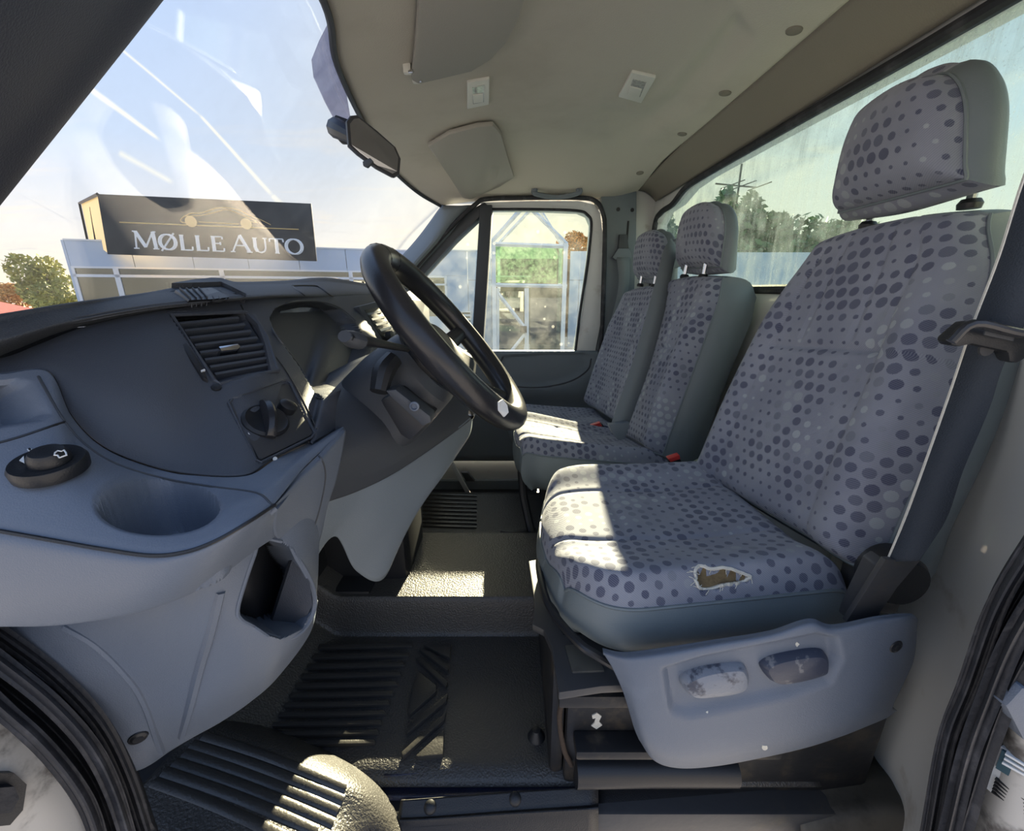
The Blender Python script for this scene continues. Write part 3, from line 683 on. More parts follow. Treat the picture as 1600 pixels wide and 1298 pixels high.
patch('inner_ledge', [[V(a, b-60, z=-.700) for a, b in ((930, 1262), (1080, 1250), (1240, 1236), (1330, 1225))], [V(a, b, z=-.706) for a, b in ((930, 1262), (1080, 1250), (1240, 1236), (1330, 1225))],
                      [V(a, b+14, z=-.716) for a, b in ((930, 1262), (1080, 1250), (1240, 1236), (1330, 1225))], [V(a, b+22, z=-.74) for a, b in ((930, 1262), (1080, 1250), (1240, 1236), (1330, 1225))], [V(a, b+170, z=-.90) for a, b in ((930, 1262), (1080, 1250), (1240, 1236), (1330, 1225))]], M['darkstep'], bs_, n=6, thick=.01)
RS = bvh('rivet_strip')
for px, py in ((672, 1261), (805, 1248)):
    l, nn = cast(RS, px, py); lathe('rivet', [(.001, -.002), (.0088, -.002), (.0085, .001), (.006, .0035), (.001, .0045)], l, nn, M['black'], bs_, n=20)
# dark ledges right of the pedestal
patch('floor_rear', [[V(1190, 1130, z=-.695), V(1300, 1120, z=-.695), V(1400, 1140, z=-.695), V(1520, 1190, z=-.69)], [V(1200, 1190, z=-.70), V(1310, 1170, z=-.70), V(1400, 1190, z=-.70), V(1500, 1235, z=-.69)],
    [V(1235, 1245, z=-.715), V(1310, 1232, z=-.70), V(1400, 1225, z=-.685), V(1480, 1262, z=-.68)], [V(1255, 1310, z=-.74), V(1320, 1300, z=-.72), V(1390, 1290, z=-.70), V(1460, 1310, z=-.70)], [V(1270, 1420, z=-.86), V(1330, 1420, z=-.86), V(1390, 1420, z=-.86), V(1450, 1420, z=-.86)]],
    mat('grimy_floor_metal', (82, 78, 70), .6, dirt=(16, .45, .7, (44, 40, 36), .8)), n=7, thick=.01, kind='structure', label='grimy brown-grey metal floor behind the seat cover')
v, f = box((.10, .45, -.80), (.62, 1.3, -.712)); obj('trim_4', v, f, M['steel_shade'], kind='structure', bevel=.01, label='dark floor ledge under the driver seat')
def Z3(l): return [V(a, b, z=c) for a, b, c in l]
patch('wheel_arch_mat', [Z3([(322, 1098, -.69), (392, 1120, -.69), (470, 1150, -.69), (560, 1198, -.69), (612, 1255, -.69), (640, 1340, -.70)]),
    Z3([(318, 1128, -.595), (395, 1148, -.60), (475, 1180, -.605), (552, 1222, -.625), (590, 1268, -.655), (606, 1335, -.69)]),
    Z3([(275, 1168, -.585), (350, 1198, -.590), (430, 1232, -.597), (505, 1262, -.612), (552, 1300, -.635), (576, 1350, -.68)]),
    Z3([(225, 1222, -.580), (300, 1258, -.585), (375, 1298, -.590), (450, 1335, -.60), (505, 1370, -.62), (540, 1410, -.68)]),
    Z3([(150, 1290, -.600), (220, 1340, -.600), (290, 1400, -.600), (360, 1460, -.61), (410, 1510, -.63), (450, 1560, -.70)]),
    Z3([(130, 1340, -.70), (200, 1400, -.70), (270, 1460, -.70), (340, 1520, -.70), (390, 1570, -.72), (430, 1620, -.76)])], M['mat'], n=16, thick=.012, label='ribbed black rubber cover over the wheel arch, partly sunlit', cat='mat')
WA = bvh('wheel_arch_mat'); wam = bpy.data.objects['wheel_arch_mat']
for a, b in (((318, 1150), (540, 1232)), ((300, 1163), (536, 1250)), ((288, 1177), (528, 1268)), ((272, 1192), (520, 1288)), ((256, 1206), (495, 1300)), ((240, 1222), (450, 1312))):
    pts = []
    for t in np.linspace(0, 1, 14):
        q, nn = cast(WA, a[0]+(b[0]-a[0])*t, a[1]+(b[1]-a[1])*t+8*math.sin(t*3.1)*-.6, .001)
        if q: pts.append(q)
    if len(pts) > 3: tube('rib', pts, .0060, M['matrib'], wam, n=8, flat=.34)

# far A pillar, door, B pillar
patch('trim_5', [[V(690, 320, y=1.96), V(712, 321, y=1.90), V(745, 321, y=1.93)], [V(655, 368, y=1.96), V(680, 371, y=1.88), V(700, 374, y=1.93)], [V(616, 412, y=1.96), V(640, 418, y=1.88), V(655, 424, y=1.93)], [V(560, 470, y=1.96), V(590, 480, y=1.88), V(610, 492, y=1.93)]], M['grey2'], n=6, thick=.01, kind='structure', label='grey trim on the far windscreen pillar')
dr = thing('door_1', V(830, 650, y=1.9), 'far passenger door with grey panel and quarter light', 'door'); dr['kind'] = 'structure'
YD = 1.92
def L(pts, y): return [V(*p, y=y) for p in pts]
oA = [(575, 500), (641, 431), (700, 364), (742, 324), (757, 316)]; oB = [(590, 516), (651, 441), (712, 374), (752, 336), (766, 324)]
strip('frame_front', L(oA, YD), L(oB, YD), (0, .11, 0), M['cowl'], dr, bevel=.002)
wA = [(750, 316), (830, 314), (906, 314), (928, 319), (938, 332), (942, 366), (938, 508), (929, 556)]; wB = [(766, 325), (830, 325), (906, 328), (920, 334), (926, 348), (922, 400), (908, 500), (898, 556)]
strip('frame_rear', L(wA, YD), L(wB, YD+.01), (0, .10, 0), M['white'], dr, bevel=.003)
tube('glass_channel', L([(768, 327), (830, 327), (900, 329), (918, 336), (924, 352), (918, 410), (906, 490), (899, 550)], YD+.015), .010, M['rubber'], dr, sm=5, flat=.6)
plate('divider_post', [(750, 320), (769, 320), (753, 556), (736, 556)], M['cowl'], dr, y=YD-.01, t=.12, bevel=.003)
tube('door_seal', L([(560, 512), (641, 427), (700, 360), (742, 320), (762, 311), (830, 309), (906, 309), (930, 314), (941, 330), (945, 366), (941, 508), (930, 620)], YD-.02), .009, M['rubber'], dr, sm=5)
plate('door_glass', [(764, 318), (932, 322), (902, 560), (748, 560)], M['doorglass'], dr, y=1.95, t=.004, bevel=0)
plate('quarter_glass', [(560, 520), (754, 320), (740, 560), (560, 560)], M['doorglass'], dr, y=1.95, t=.004, bevel=0)
pk = [(786, 557), (850, 553), (916, 552), (924, 560), (918, 578), (890, 596), (845, 605), (803, 603), (785, 590), (780, 572)]
patch('door_panel', [[V(x, 547, y=1.945) for x in (520, 650, 750, 850, 950, 1000)], [V(x, 551, y=1.90) for x in (520, 650, 750, 850, 950, 1000)], [V(x, 575, y=1.885) for x in (520, 650, 750, 850, 950, 1000)], [V(x, 612, y=1.88) for x in (520, 650, 750, 850, 950, 1000)], [V(x, 640, y=1.90) for x in (520, 650, 750, 850, 950, 1000)], [V(x, 720, y=1.90) for x in (520, 650, 750, 850, 950, 1000)]],
      M['grey2'], dr, n=8, nc=14, thick=.02, recess=[(pk, (0, .014, 0), 3, 0)])
DP = bvh('door_panel'); dpo = bpy.data.objects['door_panel']
line_on('panel_seam', DP, pk[3:]+pk[:1], .0035, M['cowl'], dpo, lift=.0)
q, nn = cast(DP, 772, 574, .002); lathe('lock_pull', [(.001, 0), (.03, 0), (.028, .006), (.001, .008)], q, nn, M['black'], dpo, scale=(1, .6))
plate('lower_metal', [(560, 718), (840, 718), (840, 752), (560, 752)], M['white'], dr, y=1.93, t=.03, bevel=.004)
plate('lower_trim', [(560, 752), (840, 750), (840, 860), (560, 860)], M['grey2'], dr, y=1.91, t=.03, bevel=.006)
plate('door_check', [(700, 721), (706, 719), (738, 776), (733, 780)], M['white'], dr, y=1.7, t=.01)
plate('check_block', [(720, 738), (731, 738), (742, 752), (728, 752)], M['cowl'], dr, y=1.88, t=.02)
# B pillar and corner
plate('trim_6', [(939, 304), (948, 298), (995, 298), (994, 400), (990, 480), (975, 560), (950, 700), (925, 700), (929, 556), (939, 508), (944, 366)], M['grey2'], y=1.93, t=.04, bevel=.004, kind='structure', label='grey trim on the far door pillar')
plate('trim_7', [(993, 296), (1004, 298), (1034, 318), (1034, 520), (985, 520), (990, 470)], M['white'], y=1.96, t=.04, kind='structure', label='white metal corner behind the far pillar')
gh = bpy.data.objects['trim_6']
for px, py in ((966, 327), (988, 328)): lathe('plug', [(.001, 0), (.008, 0), (.007, .002), (.001, .003)], V(px, py, y=1.93), (0, -1, 0), M['black'], gh, n=14)
obox('belt_slot', V(977, 420, y=1.935), V(981, 345, y=1.925), M['black'], gh, bevel=.001)
# near A pillar (top left)
pe = [(390, -220, .56), (215, 0, .505), (108, 135, .48), (0, 270, .453), (-110, 408, .43), (-300, 650, .40)]
patch('trim_8', [[V(a-.78*k, b-.62*k, y=c*q) for k, q in ((0, 1.03), (4, .97), (60, .88), (150, .74), (330, .58))] for a, b, c in pe],
      M['pillar'], n=8, thick=.012, kind='structure', label='dark blue-grey near windscreen pillar')
tube('trim_9', [V(a+2, b+1, y=c*1.02) for a, b, c in pe], .003, M['liner2'], sm=6, kind='structure', label='pale edge of the near windscreen pillar')
# windscreen
wb = [(-.66, .40, -.05), (-.76, .7, -.05), (-.80, 1.1, -.05), (-.76, 1.5, -.05), (-.62, 1.97, -.03)]
wtp = [(-.27, .50, .405), V(505, 0, z=.43), V(550, 150, z=.43), V(607, 255, z=.43), V(688, 320, y=1.97)]
patch('window_2', [wtp, [(Vector(a)+Vector(b))/2+Vector((-.03, 0, .02)) for a, b in zip(wtp, wb)], wb], M['windshield'], n=8, thick=.005, off=1, kind='structure', label='large raked windscreen')
# sunshade band and mirror foot seen at the top of the windscreen
WS = bvh('window_2')
plate_pts = [(512, 36), (487, 95), (492, 125), (522, 190), (548, 190), (588, 200), (575, 180), (548, 130), (530, 90)]
decal('shade_band', WS, [(514, 38), (500, 65), (488, 95), (491, 122), (508, 160), (524, 190), (548, 190), (600, 235), (610, 255), (560, 150), (530, 85)], glass('dotted_shade_band', (206, 204, 214), .03, dirt=.3, dirtcol=(190, 188, 200)), bpy.data.objects['window_2'], h=.002)
# door seals in the near doorway and painted body outside them
def seal(name, Lp, Rp, yl, yr, m, label):
    rows = []
    for i, (a, b) in enumerate(zip(Lp, Rp)):
        row = []
        for t, d in ((0, .02), (.06, -.004), (.2, -.008), (.32, .004), (.40, .006), (.5, -.006), (.62, -.008), (.72, .006), (.86, .0), (1, .02)):
            row.append(V(a[0]+(b[0]-a[0])*t, a[1]+(b[1]-a[1])*t, y=yl+(yr-yl)*t+d))
        rows.append(row)
    return patch(name, rows, m, n=8, nc=4, thick=.008, kind='structure', label=label)
seal('trim_10', [(1690, 700), (1640, 775), (1600, 835), (1545, 930), (1500, 1060), (1465, 1150), (1440, 1298), (1425, 1400)], [(1800, 800), (1720, 900), (1650, 985), (1602, 1062), (1570, 1125), (1540, 1215), (1512, 1298), (1480, 1400)], .275, .235, M['rubber'], 'ribbed black door seal in the right foreground')
seal('trim_11', [(-70, 1065), (0, 1132), (60, 1188), (108, 1248), (134, 1298), (155, 1380)], [(-60, 930), (20, 978), (100, 1038), (168, 1110), (212, 1195), (248, 1298), ][:6], .23, .262, M['rubber'], 'ribbed black door seal in the left foreground')
patch('wall_body_rear', [[V(1610, 1000, y=.28), V(1700, 980, y=.25), V(1850, 900, y=.24)], [V(1560, 1110, y=.275), V(1620, 1110, y=.245), V(1850, 1100, y=.22)], [V(1510, 1240, y=.27), V(1600, 1240, y=.235), V(1850, 1220, y=.21)], [V(1470, 1420, y=.27), V(1560, 1420, y=.225), V(1850, 1420, y=.20)]], M['dirtywhite'], n=6, thick=.006, kind='structure', label='dirty white body sill right of the door seal')
patch('wall_body_front', [[V(-120, 1060, y=.22), V(0, 1080, y=.25), V(110, 1150, y=.26)], [V(-120, 1180, y=.20), V(0, 1220, y=.22), V(120, 1230, y=.25)], [V(-120, 1300, y=.19), V(0, 1320, y=.21), V(150, 1310, y=.25)], [V(-120, 1450, y=.18), V(0, 1450, y=.20), V(170, 1420, y=.24)]], M['dirtywhite'], n=6, thick=.006, kind='structure', label='dirty white body corner left of the door seal')
WB = bvh('wall_body_rear')
st = decal('sticker', WB, [(1568, 1163), (1640, 1205), (1640, 1310), (1545, 1228)], mat('sticker_paper', (206, 208, 208), .6), None, h=.0040, label='torn rectangular sticker on the dirty white sill at the right edge', cat='sticker')
decal('header_band', WB, [(1570, 1168), (1640, 1208), (1640, 1245), (1560, 1196)], mat('sticker_teal', (52, 84, 96), .6), st, h=.0048)
for k in range(3): decal('text_line', WB, [(1574+k*-2, 1171+k*7), (1640, 1210+k*7), (1640, 1213+k*7), (1573-k*2, 1174+k*7)], M['mark'], st, h=.0054)
for k in range(5): decal('text_line', WB, [(1558-k*1.5, 1212+k*5), (1630, 1262+k*5), (1630, 1263.4+k*5), (1558-k*1.5, 1213.4+k*5)], M['black'], st, h=.0048)
v, f = prism([V(x, y_, y=.236) for x, y_ in ((1572, 1105), (1600, 1075), (1700, 1100), (1700, 1180), (1600, 1158))], (0, .02, 0))
obj('door_striker_panel', v, f, M['grey'], bevel=.004, kind='structure', label='grey metal lip beside the right door seal')

WBF = bvh('wall_body_front')
lt = decal('door_latch', WBF, [(-40, 1205), (14, 1204), (34, 1222), (28, 1262), (8, 1285), (-40, 1290)], M['black'], None, h=.006, label='dark latch on the dirty white body at the lower left edge', cat='latch')
decal('latch_plate', WBF, [(-30, 1225), (10, 1222), (18, 1240), (6, 1262), (-30, 1266)], M['rubber'], lt, h=.010)
# ================================================================ dashboard
da = thing('dashboard', (-.45, 1.0, -.5), 'dark grey dashboard with grey lower fascia and round cup holder', 'dashboard')
def lerp(a, b, t): return Vector(a)*(1-t)+Vector(b)*t
backp = [(-100, 585, -.43), (0, 583, -.405), (75, 580, -.385), (112, 650, -.36), (160, 698, -.335), (230, 728, -.305), (300, 742, -.27), (385, 743, -.228), (430, 718, -.222), (480, 693, -.222), (534, 667, -.215)]
BK = [V(a, b, x=c) for a, b, c in backp]
lipp = [(-130, 806, .240), (0, 828, .238), (80, 842, .237), (160, 856, .236), (235, 866, .235), (290, 860, .238), (338, 842, .246), (385, 815, .26), (428, 787, .285), (480, 725, .36), (538, 674, .455)]
LP = [V(a, b, y=c) for a, b, c in lipp]
cup = [(247+93*math.cos(a), 787+41*math.sin(a)) for a in np.linspace(0, 2*math.pi, 32, endpoint=False)]
slot = [(-60, 610), (20, 599), (42, 603), (58, 622), (70, 642), (60, 650), (0, 660), (-60, 668)]
slot2 = [(-60, 603), (25, 593), (48, 598), (64, 620), (78, 645), (66, 655), (0, 666), (-60, 676)]
ledge_rows = [BK, [lerp(a, b, .35)+Vector((0, 0, .002)) for a, b in zip(BK, LP)], [lerp(a, b, .70)+Vector((0, 0, .004)) for a, b in zip(BK, LP)], [lerp(a, b, .93)+Vector((0, 0, .002)) for a, b in zip(BK, LP)], LP]
def cupfn(A):
    A = A.copy(); px, py = proj(A); s = sdist(px, py, np.array(cup)); A[..., 2] -= .046*sstep(s, -2.5, 3.5) + .003*sstep(s, -12, 0); return A
patch('upper_ledge', ledge_rows, M['grey'], da, n=26, nc=20, fn=cupfn, thick=.004, recess=[(slot2, (-.004, 0, -.002), 3, 0), (slot, (-.03, .0, -.012), 3, 0)])
LG = bvh('upper_ledge'); lgo = bpy.data.objects['upper_ledge']
plate('slot_divider', [(14, 606), (20, 605), (29, 655), (23, 656)], M['grey'], lgo, y=.42, t=.02, bevel=.001)
line_on('seam', LG, [(-40, 700), (20, 686), (101, 659)], .0011, M['black'], lgo)
line_on('seam', LG, [(60, 588), (101, 659), (140, 700), (190, 728), (260, 748), (330, 760), (400, 770), (424, 788)], .0010, M['cowl'], lgo)
# mirror adjuster
q, nn = cast(LG, 78, 727); msw = lathe('mirror_switch', [(.001, -.004), (.0205, -.004), (.021, .002), (.0195, .005), (.015, .0052), (.013, .004), (.001, .004)], q, (nn+Vector((0, 0, 1.2))).normalized(), M['black'], da, n=40)
ax = (nn+Vector((0, 0, 1.2))).normalized()
lathe('switch_knob', [(.0115, 0), (.011, .006), (.009, .0095), (.005, .0105), (.001, .0105)], q+ax*.003+Vector((.002, 0, 0)), ax, M['black'], msw, n=28)
def flatpx(name, px, m, parent, plane_p, plane_n, h=.0006):
    n_ = Vector(plane_n).normalized(); pts = []
    for p in px: d = ray(*p); pts.append(d*(Vector(plane_p).dot(n_)/d.dot(n_)))
    v, f = prism(pts, -n_*h); return obj(name, v, f, m, parent, smooth=False)
t_ = q+ax*.0056
flatpx('symbol', [(30, 719), (37, 712), (38, 723)], M['mark'], msw, t_, ax)
def ringpx(cx, cy, r, k=14): return [(cx+r*math.cos(a), cy+r*.8*math.sin(a)) for a in np.linspace(0, 2*math.pi, k, endpoint=False)]
flatpx('symbol', ringpx(83, 700, 3.4), M['mark'], msw, t_, ax); flatpx('symbol', ringpx(46, 701, 4), M['mark'], msw, t_, ax); flatpx('symbol', ringpx(46, 701, 2), M['black'], msw, t_+ax*.0006, ax)
tk = q+ax*.0140
cs = [(86, 707), (90, 704), (96, 705), (100, 703), (103, 707), (104, 711), (98, 713), (93, 715), (90, 711), (85, 711)]
pts = []
for p in cs: d = ray(*p); pts.append(d*(tk.dot(ax)/d.dot(ax)))
tube('symbol', pts, .0005, M['mark'], msw, closed=True, n=5)
# ledge face
bots = [(-130, 976, .240), (0, 976, .238), (80, 975, .239), (150, 967, .241), (215, 955, .244), (270, 938, .250), (312, 920, .260), (352, 895, .275), (395, 862, .30), (430, 838, .335), (452, 818, .37)]
BT = [V(a, b, y=c) for a, b, c in bots]
LP2 = list(LP[:8])+[V(420, 796, y=.282), V(436, 780, y=.30), V(450, 764, y=.32)]
patch('ledge_face', [LP2, [lerp(a, b, .12)+Vector((.002, -.005, 0)) for a, b in zip(LP2, BT)], [lerp(a, b, .5)+Vector((.002, -.008, 0)) for a, b in zip(LP2, BT)], [lerp(a, b, .9)+Vector((.001, -.005, 0)) for a, b in zip(LP2, BT)], BT, [lerp(a, b, 1.02)+Vector((-.02, .025, 0))*k_ for a, b, k_ in zip(LP2, BT, [1, .9, .8, .7, .5, .2, .05, .03, .02, .02, .02])]], M['grey'], da, n=8, thick=.004)
tube('ledge_seam', [p+Vector((.0015, -.0012, 0)) for p in LP[:9]], .0013, M['black'], da, sm=8, n=6)
# lower side panel with pocket
r0 = [V(*p[:2], y=p[2]) for p in [(-60, 960, .275), (20, 962, .275), (120, 955, .278), (215, 945, .268), (270, 930, .262), (312, 912, .274), (352, 889, .286), (395, 856, .307), (430, 815, .335), (470, 770, .37), (512, 745, .43)]]
r1 = [V(*p[:2], y=p[2]) for p in [(-40, 1000, .262), (30, 1005, .265), (100, 1012, .27), (190, 1010, .276), (262, 1000, .276), (315, 985, .280), (350, 968, .287), (384, 958, .298), (440, 950, .32), (478, 905, .36), (500, 835, .43)]]
r2 = [V(*p[:2], y=p[2]) for p in [(20, 1045, .255), (70, 1055, .26), (125, 1068, .267), (190, 1070, .276), (255, 1062, .286), (312, 1045, .292), (350, 1030, .296), (390, 1020, .305), (445, 1008, .33), (488, 960, .37), (497, 900, .43)]]
r3 = [V(*p[:2], y=p[2]) for p in [(110, 1110, .258), (140, 1122, .264), (170, 1135, .272), (212, 1135, .281), (262, 1122, .293), (308, 1108, .302), (342, 1092, .309), (388, 1068, .32), (432, 1045, .34), (480, 985, .38), (494, 932, .43)]]
r4 = [V(*p[:2], y=p[2]) for p in [(190, 1190, .268), (200, 1196, .272), (213, 1204, .278), (236, 1194, .290), (268, 1172, .312), (305, 1150, .325), (345, 1128, .335), (392, 1096, .350), (434, 1058, .365), (484, 990, .40), (497, 938, .45)]]
pocket = [(411, 846), (440, 850), (458, 862), (470, 886), (484, 910), (489, 945), (472, 980), (440, 996), (418, 990), (379, 965), (375, 950), (388, 905), (400, 870)]
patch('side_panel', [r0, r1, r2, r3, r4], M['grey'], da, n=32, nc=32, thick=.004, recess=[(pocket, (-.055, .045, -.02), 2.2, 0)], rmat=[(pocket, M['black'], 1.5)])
SP_ = bvh('side_panel'); spo = bpy.data.objects['side_panel']
tube('pocket_rim', [V(a, b, y=c) for a, b, c in [(452, 852, .345), (463, 870, .352), (477, 893, .362), (488, 918, .37), (491, 946, .37), (482, 972, .36), (464, 991, .345), (440, 998, .33), (418, 994, .317), (395, 981, .308)]], [.001, .0028, .003, .003, .003, .003, .003, .003, .003, .001], M['grey'], spo, sm=5, n=8)
line_on('pocket_edge', SP_, [(418, 994), (396, 979), (376, 967), (371.5, 950), (384.5, 904), (397, 868), (408, 842), (440, 846)], .0017, M['grey'], spo, sm=5)
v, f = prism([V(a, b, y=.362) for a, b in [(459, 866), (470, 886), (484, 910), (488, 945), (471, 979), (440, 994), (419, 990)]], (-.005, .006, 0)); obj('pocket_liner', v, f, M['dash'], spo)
q, nn = cast(SP_, 216, 1152, .0); 
if q: lathe('screw', [(.001, .001), (.007, .001), (.0075, .0), (.004, .0022), (.001, .002)], q, nn, M['black'], spo, n=16)
line_on('pressed_rib', SP_, [(345, 925), (330, 985), (312, 1045), (298, 1100), (284, 1150)], .004, M['grey'], spo, lift=-.001)
line_on('pressed_rib', SP_, [(100, 980), (150, 1010), (200, 1060), (225, 1100), (245, 1155), (258, 1185)], .003, M['grey'], spo, lift=-.001)
# panel between the pocket and the column
patch('corner_panel', [[V(418, 800, y=.284), V(462, 745, y=.337), V(500, 708, y=.388), V(538, 668, y=.458)], [V(432, 790, y=.29), V(468, 757, y=.335), V(506, 722, y=.385), V(540, 682, y=.452)], [V(428, 830, y=.315), V(468, 800, y=.355), V(500, 780, y=.395), V(527, 745, y=.438)], [V(440, 850, y=.35), V(476, 893, y=.42), V(498, 850, y=.43), V(513, 786, y=.448)]], M['grey'], da, n=10, thick=.004)
CPn = bvh('corner_panel'); line_on('seam', CPn, [(474, 702), (498, 712), (508, 740), (500, 790), (482, 850), (470, 885)], .0012, M['cowl'], bpy.data.objects['corner_panel'])
# dark face
cols = [(-100, 575, -.44), (0, 560, -.425), (60, 538, -.415), (115, 516, -.405), (175, 499, -.39), (245, 486, -.37), (330, 474, -.35), (385, 467, -.34), (440, 465, -.335), (520, 463, -.335), (590, 462, -.335), (665, 470, -.34)]
TP = [V(a, b, x=c) for a, b, c in cols]
BB = [Vector(p)+Vector((-.003, .003, 0)) for p in BK[:1]+BK[1:]] + [V(640, 600, x=-.345)]
BB = BB[:11]+[BB[11]]
bul = [0, 0, .004, .012, .018, .018, .008, .004, .002, 0, 0, 0]
rows = [TP]
for t, kk in ((.12, .5), (.33, 1), (.62, 1.1), (.85, .6)):
    rows.append([lerp(a, b, t)+Vector((.9, -.4, .15))*bb*kk for a, b, bb in zip(TP, BB, bul)])
rows.append(BB)
venth = [(270, 493), (382, 489), (398, 500), (414, 525), (428, 575), (346, 597), (338, 594)]
swp = [(357, 630), (362, 624), (446, 594), (454, 598), (492, 676), (488, 682), (408, 722), (402, 720)]
inst = [(425, 497), (432, 484), (448, 476), (470, 473), (500, 474), (528, 484), (552, 506), (575, 545), (560, 590), (535, 603), (505, 621), (497, 616), (470, 570), (445, 535), (428, 512)]
patch('fascia', rows, M['dash'], da, n=24, nc=24, thick=.004, recess=[(venth, (-.03, .008, -.004), 2.5, 0), (swp, (-.003, 0, 0), 1.5, 0), (inst, (-.028, .012, 0), 3, 0)], rmat=[(inst, M['cowl'], 4), (venth, M['black'], 3)])
FA = bvh('fascia'); fao = bpy.data.objects['fascia']
def plane3(px3):  # px,py,x triples -> origin,normal
    p = [V(a, b, x=c) for a, b, c in px3]; n = (p[1]-p[0]).cross(p[2]-p[0]).normalized()
    if n.dot(p[0]) > 0: n = -n
    return p[0], n
def onpl(p, pl, lift=0):
    d = ray(*p); o = pl[0]+pl[1]*lift; return d*(o.dot(pl[1])/d.dot(pl[1]))
# points on the un-recessed fascia around the vent
qa = [cast(FA, *p)[0] for p in ((262, 490), (392, 486), (336, 604))]
nv = (qa[1]-qa[0]).cross(qa[2]-qa[0]).normalized(); nv = -nv if nv.dot(qa[0]) > 0 else nv; VP = (qa[0], nv)
def ptube(name, px, r, m, parent, pl, lift=0, sm=0, closed=False, n=6): return tube(name, [onpl(p, pl, lift) for p in px], r, m, parent, sm=sm, closed=closed, n=n)
vent = ptube('air_vent', [(268, 492), (385, 487), (401, 500), (418, 527), (434, 578), (343, 600), (336, 595)], .0022, M['dash'], da, VP, .001, closed=True)
def prism_pl(name, px, m, parent, pl, lift, d, bevel=.0006, **kw):
    v, f = prism([onpl(p, pl, lift) for p in px], -pl[1]*d); return obj(name, v, f, m, parent, bevel=bevel, **kw)
prism_pl('vent_wing', [(386, 489), (400, 490), (439, 577), (424, 580), (414, 536), (402, 505)], M['dash'], vent, VP, .002, .008)
for k in range(8):
    t = k/7.6; y0 = 503+t*86; xl = 280+t*60; xr = 372+min(1, t*1.6)*46+max(0, t-.6)*10; y1 = y0-9-t*7
    prism_pl('vent_slat', [(xl, y0), (xr, y1), (xr+2, y1+3.4), (xl+2, y0+3.4)], M['dash'], vent, VP, -.002, .014, bevel=0)
for k in range(5):
    x = 330+k*19; prism_pl('vent_fin', [(x-22, 500), (x-20, 500), (x+8, 592-k*4), (x+5, 592-k*4)], M['black'], vent, VP, -.014, .01, bevel=0)
prism_pl('vent_tab', [(342, 541), (372, 537), (376, 541), (372, 545), (346, 548)], M['chrome'], vent, VP, .002, .012)
prism_pl('vent_back', [(268, 492), (386, 488), (434, 577), (340, 599)], M['black'], vent, VP, -.022, .004)
prism_pl('vent_wheel', [(280, 535), (290, 530), (318, 573), (326, 594), (318, 590), (298, 562)], M['black'], vent, VP, .003, .012, bevel=.002)
prism_pl('wheel_mark', [(314, 578), (320, 576), (321, 578.5), (315, 580.5)], M['mark'], vent, VP, .004, .002, bevel=0)
# light switch panel
qa = [cast(FA, *p)[0] for p in ((352, 622), (458, 592), (398, 730))]
nv = (qa[1]-qa[0]).cross(qa[2]-qa[0]).normalized(); nv = -nv if nv.dot(qa[0]) > 0 else nv; SPL = (qa[0], nv)
sw = prism_pl('light_switch', [(360, 632), (364, 628), (446, 598), (452, 601), (488, 675), (485, 680), (409, 717), (404, 715)], mat('switch_panel_plastic', (58, 60, 64), .4, bump=(700, .1)), da, SPL, .001, .006, bevel=.001)
ptube('panel_rim', [(357, 630), (363, 624), (447, 594), (454, 599), (492, 677), (487, 683), (408, 722), (401, 719)], .0013, M['dash'], sw, SPL, .001, closed=True)
kc = onpl((415, 658), SPL, .001)
kn = lathe('rotary_knob', [(.026, 0), (.026, .002), (.023, .004), (.021, .003), (.001, .003)], kc, SPL[1], M['black'], sw, n=36, scale=(.8, 1))
U_ = (onpl((428, 706), SPL)-onpl((410, 622), SPL)).normalized(); W_ = U_.cross(SPL[1])
v = []
for s_ in np.linspace(-1, 1, 15):
    hgt = .016*math.sqrt(max(0, 1-s_*s_*.96)); c_ = kc+U_*s_*.0255
    for w_, h_ in ((-.0045, 0), (-.004, hgt*.8), (0, hgt), (.004, hgt*.8), (.0045, 0)): v.append(c_+W_*w_+SPL[1]*(h_+.002))
f = [(i*5+k, i*5+k+1, (i+1)*5+k+1, (i+1)*5+k) for i in range(14) for k in range(4)]+[(0, 1, 2, 3, 4), tuple(range(70, 75))]
obj('grip', v, f, M['gloss'], kn)
lathe('dimmer_knob', [(.009, 0), (.009, .008), (.006, .010), (.001, .0105)], onpl((446, 640), SPL, .001), SPL[1], M['black'], sw, n=20)
for c_ in ((394, 637), (391, 676), (430, 716)): prism_pl('symbol', ringpx(*c_, 3.5, 8), M['mark'], sw, SPL, .0014, .001, bevel=0)
q, nn = cast(FA, 338, 606, 0); lathe('alarm_lamp', [(.001, .001), (.0045, .001), (.0045, 0), (.004, .0018), (.001, .0022)], q, nn, M['black'], fao, n=12)
line_on('seam', FA, [(372, 468), (400, 520), (440, 570), (470, 620), (495, 670)], .0011, M['black'], fao)
# gauge surround
tube('gauge_rim', [cast(FA, *p, .0)[0] if cast(FA, *p)[0] is not None else V(*p, x=-.32) for p in [(505, 623), (494, 617), (467, 572), (441, 537), (424, 512), (422, 496), (430, 482), (447, 473.5), (470, 470), (501, 471), (531, 481), (556, 502)]], .0016, M['cowl'], fao, sm=4, n=6)
lens_px = [(425, 497), (432, 484), (448, 476), (470, 473), (500, 474), (528, 484), (552, 506), (575, 545), (560, 590), (505, 621), (470, 570), (440, 530)]
v, f = prism([V(*p, x=-.345) for p in [(438, 486), (470, 480), (500, 481), (526, 490), (548, 510), (560, 545), (540, 590), (508, 606), (478, 568), (450, 533), (434, 505)]], (-.003, 0, 0)); obj('gauge_lens', v, f, mat('gauge_lens', (52, 58, 68), .25, coat=.3), fao)
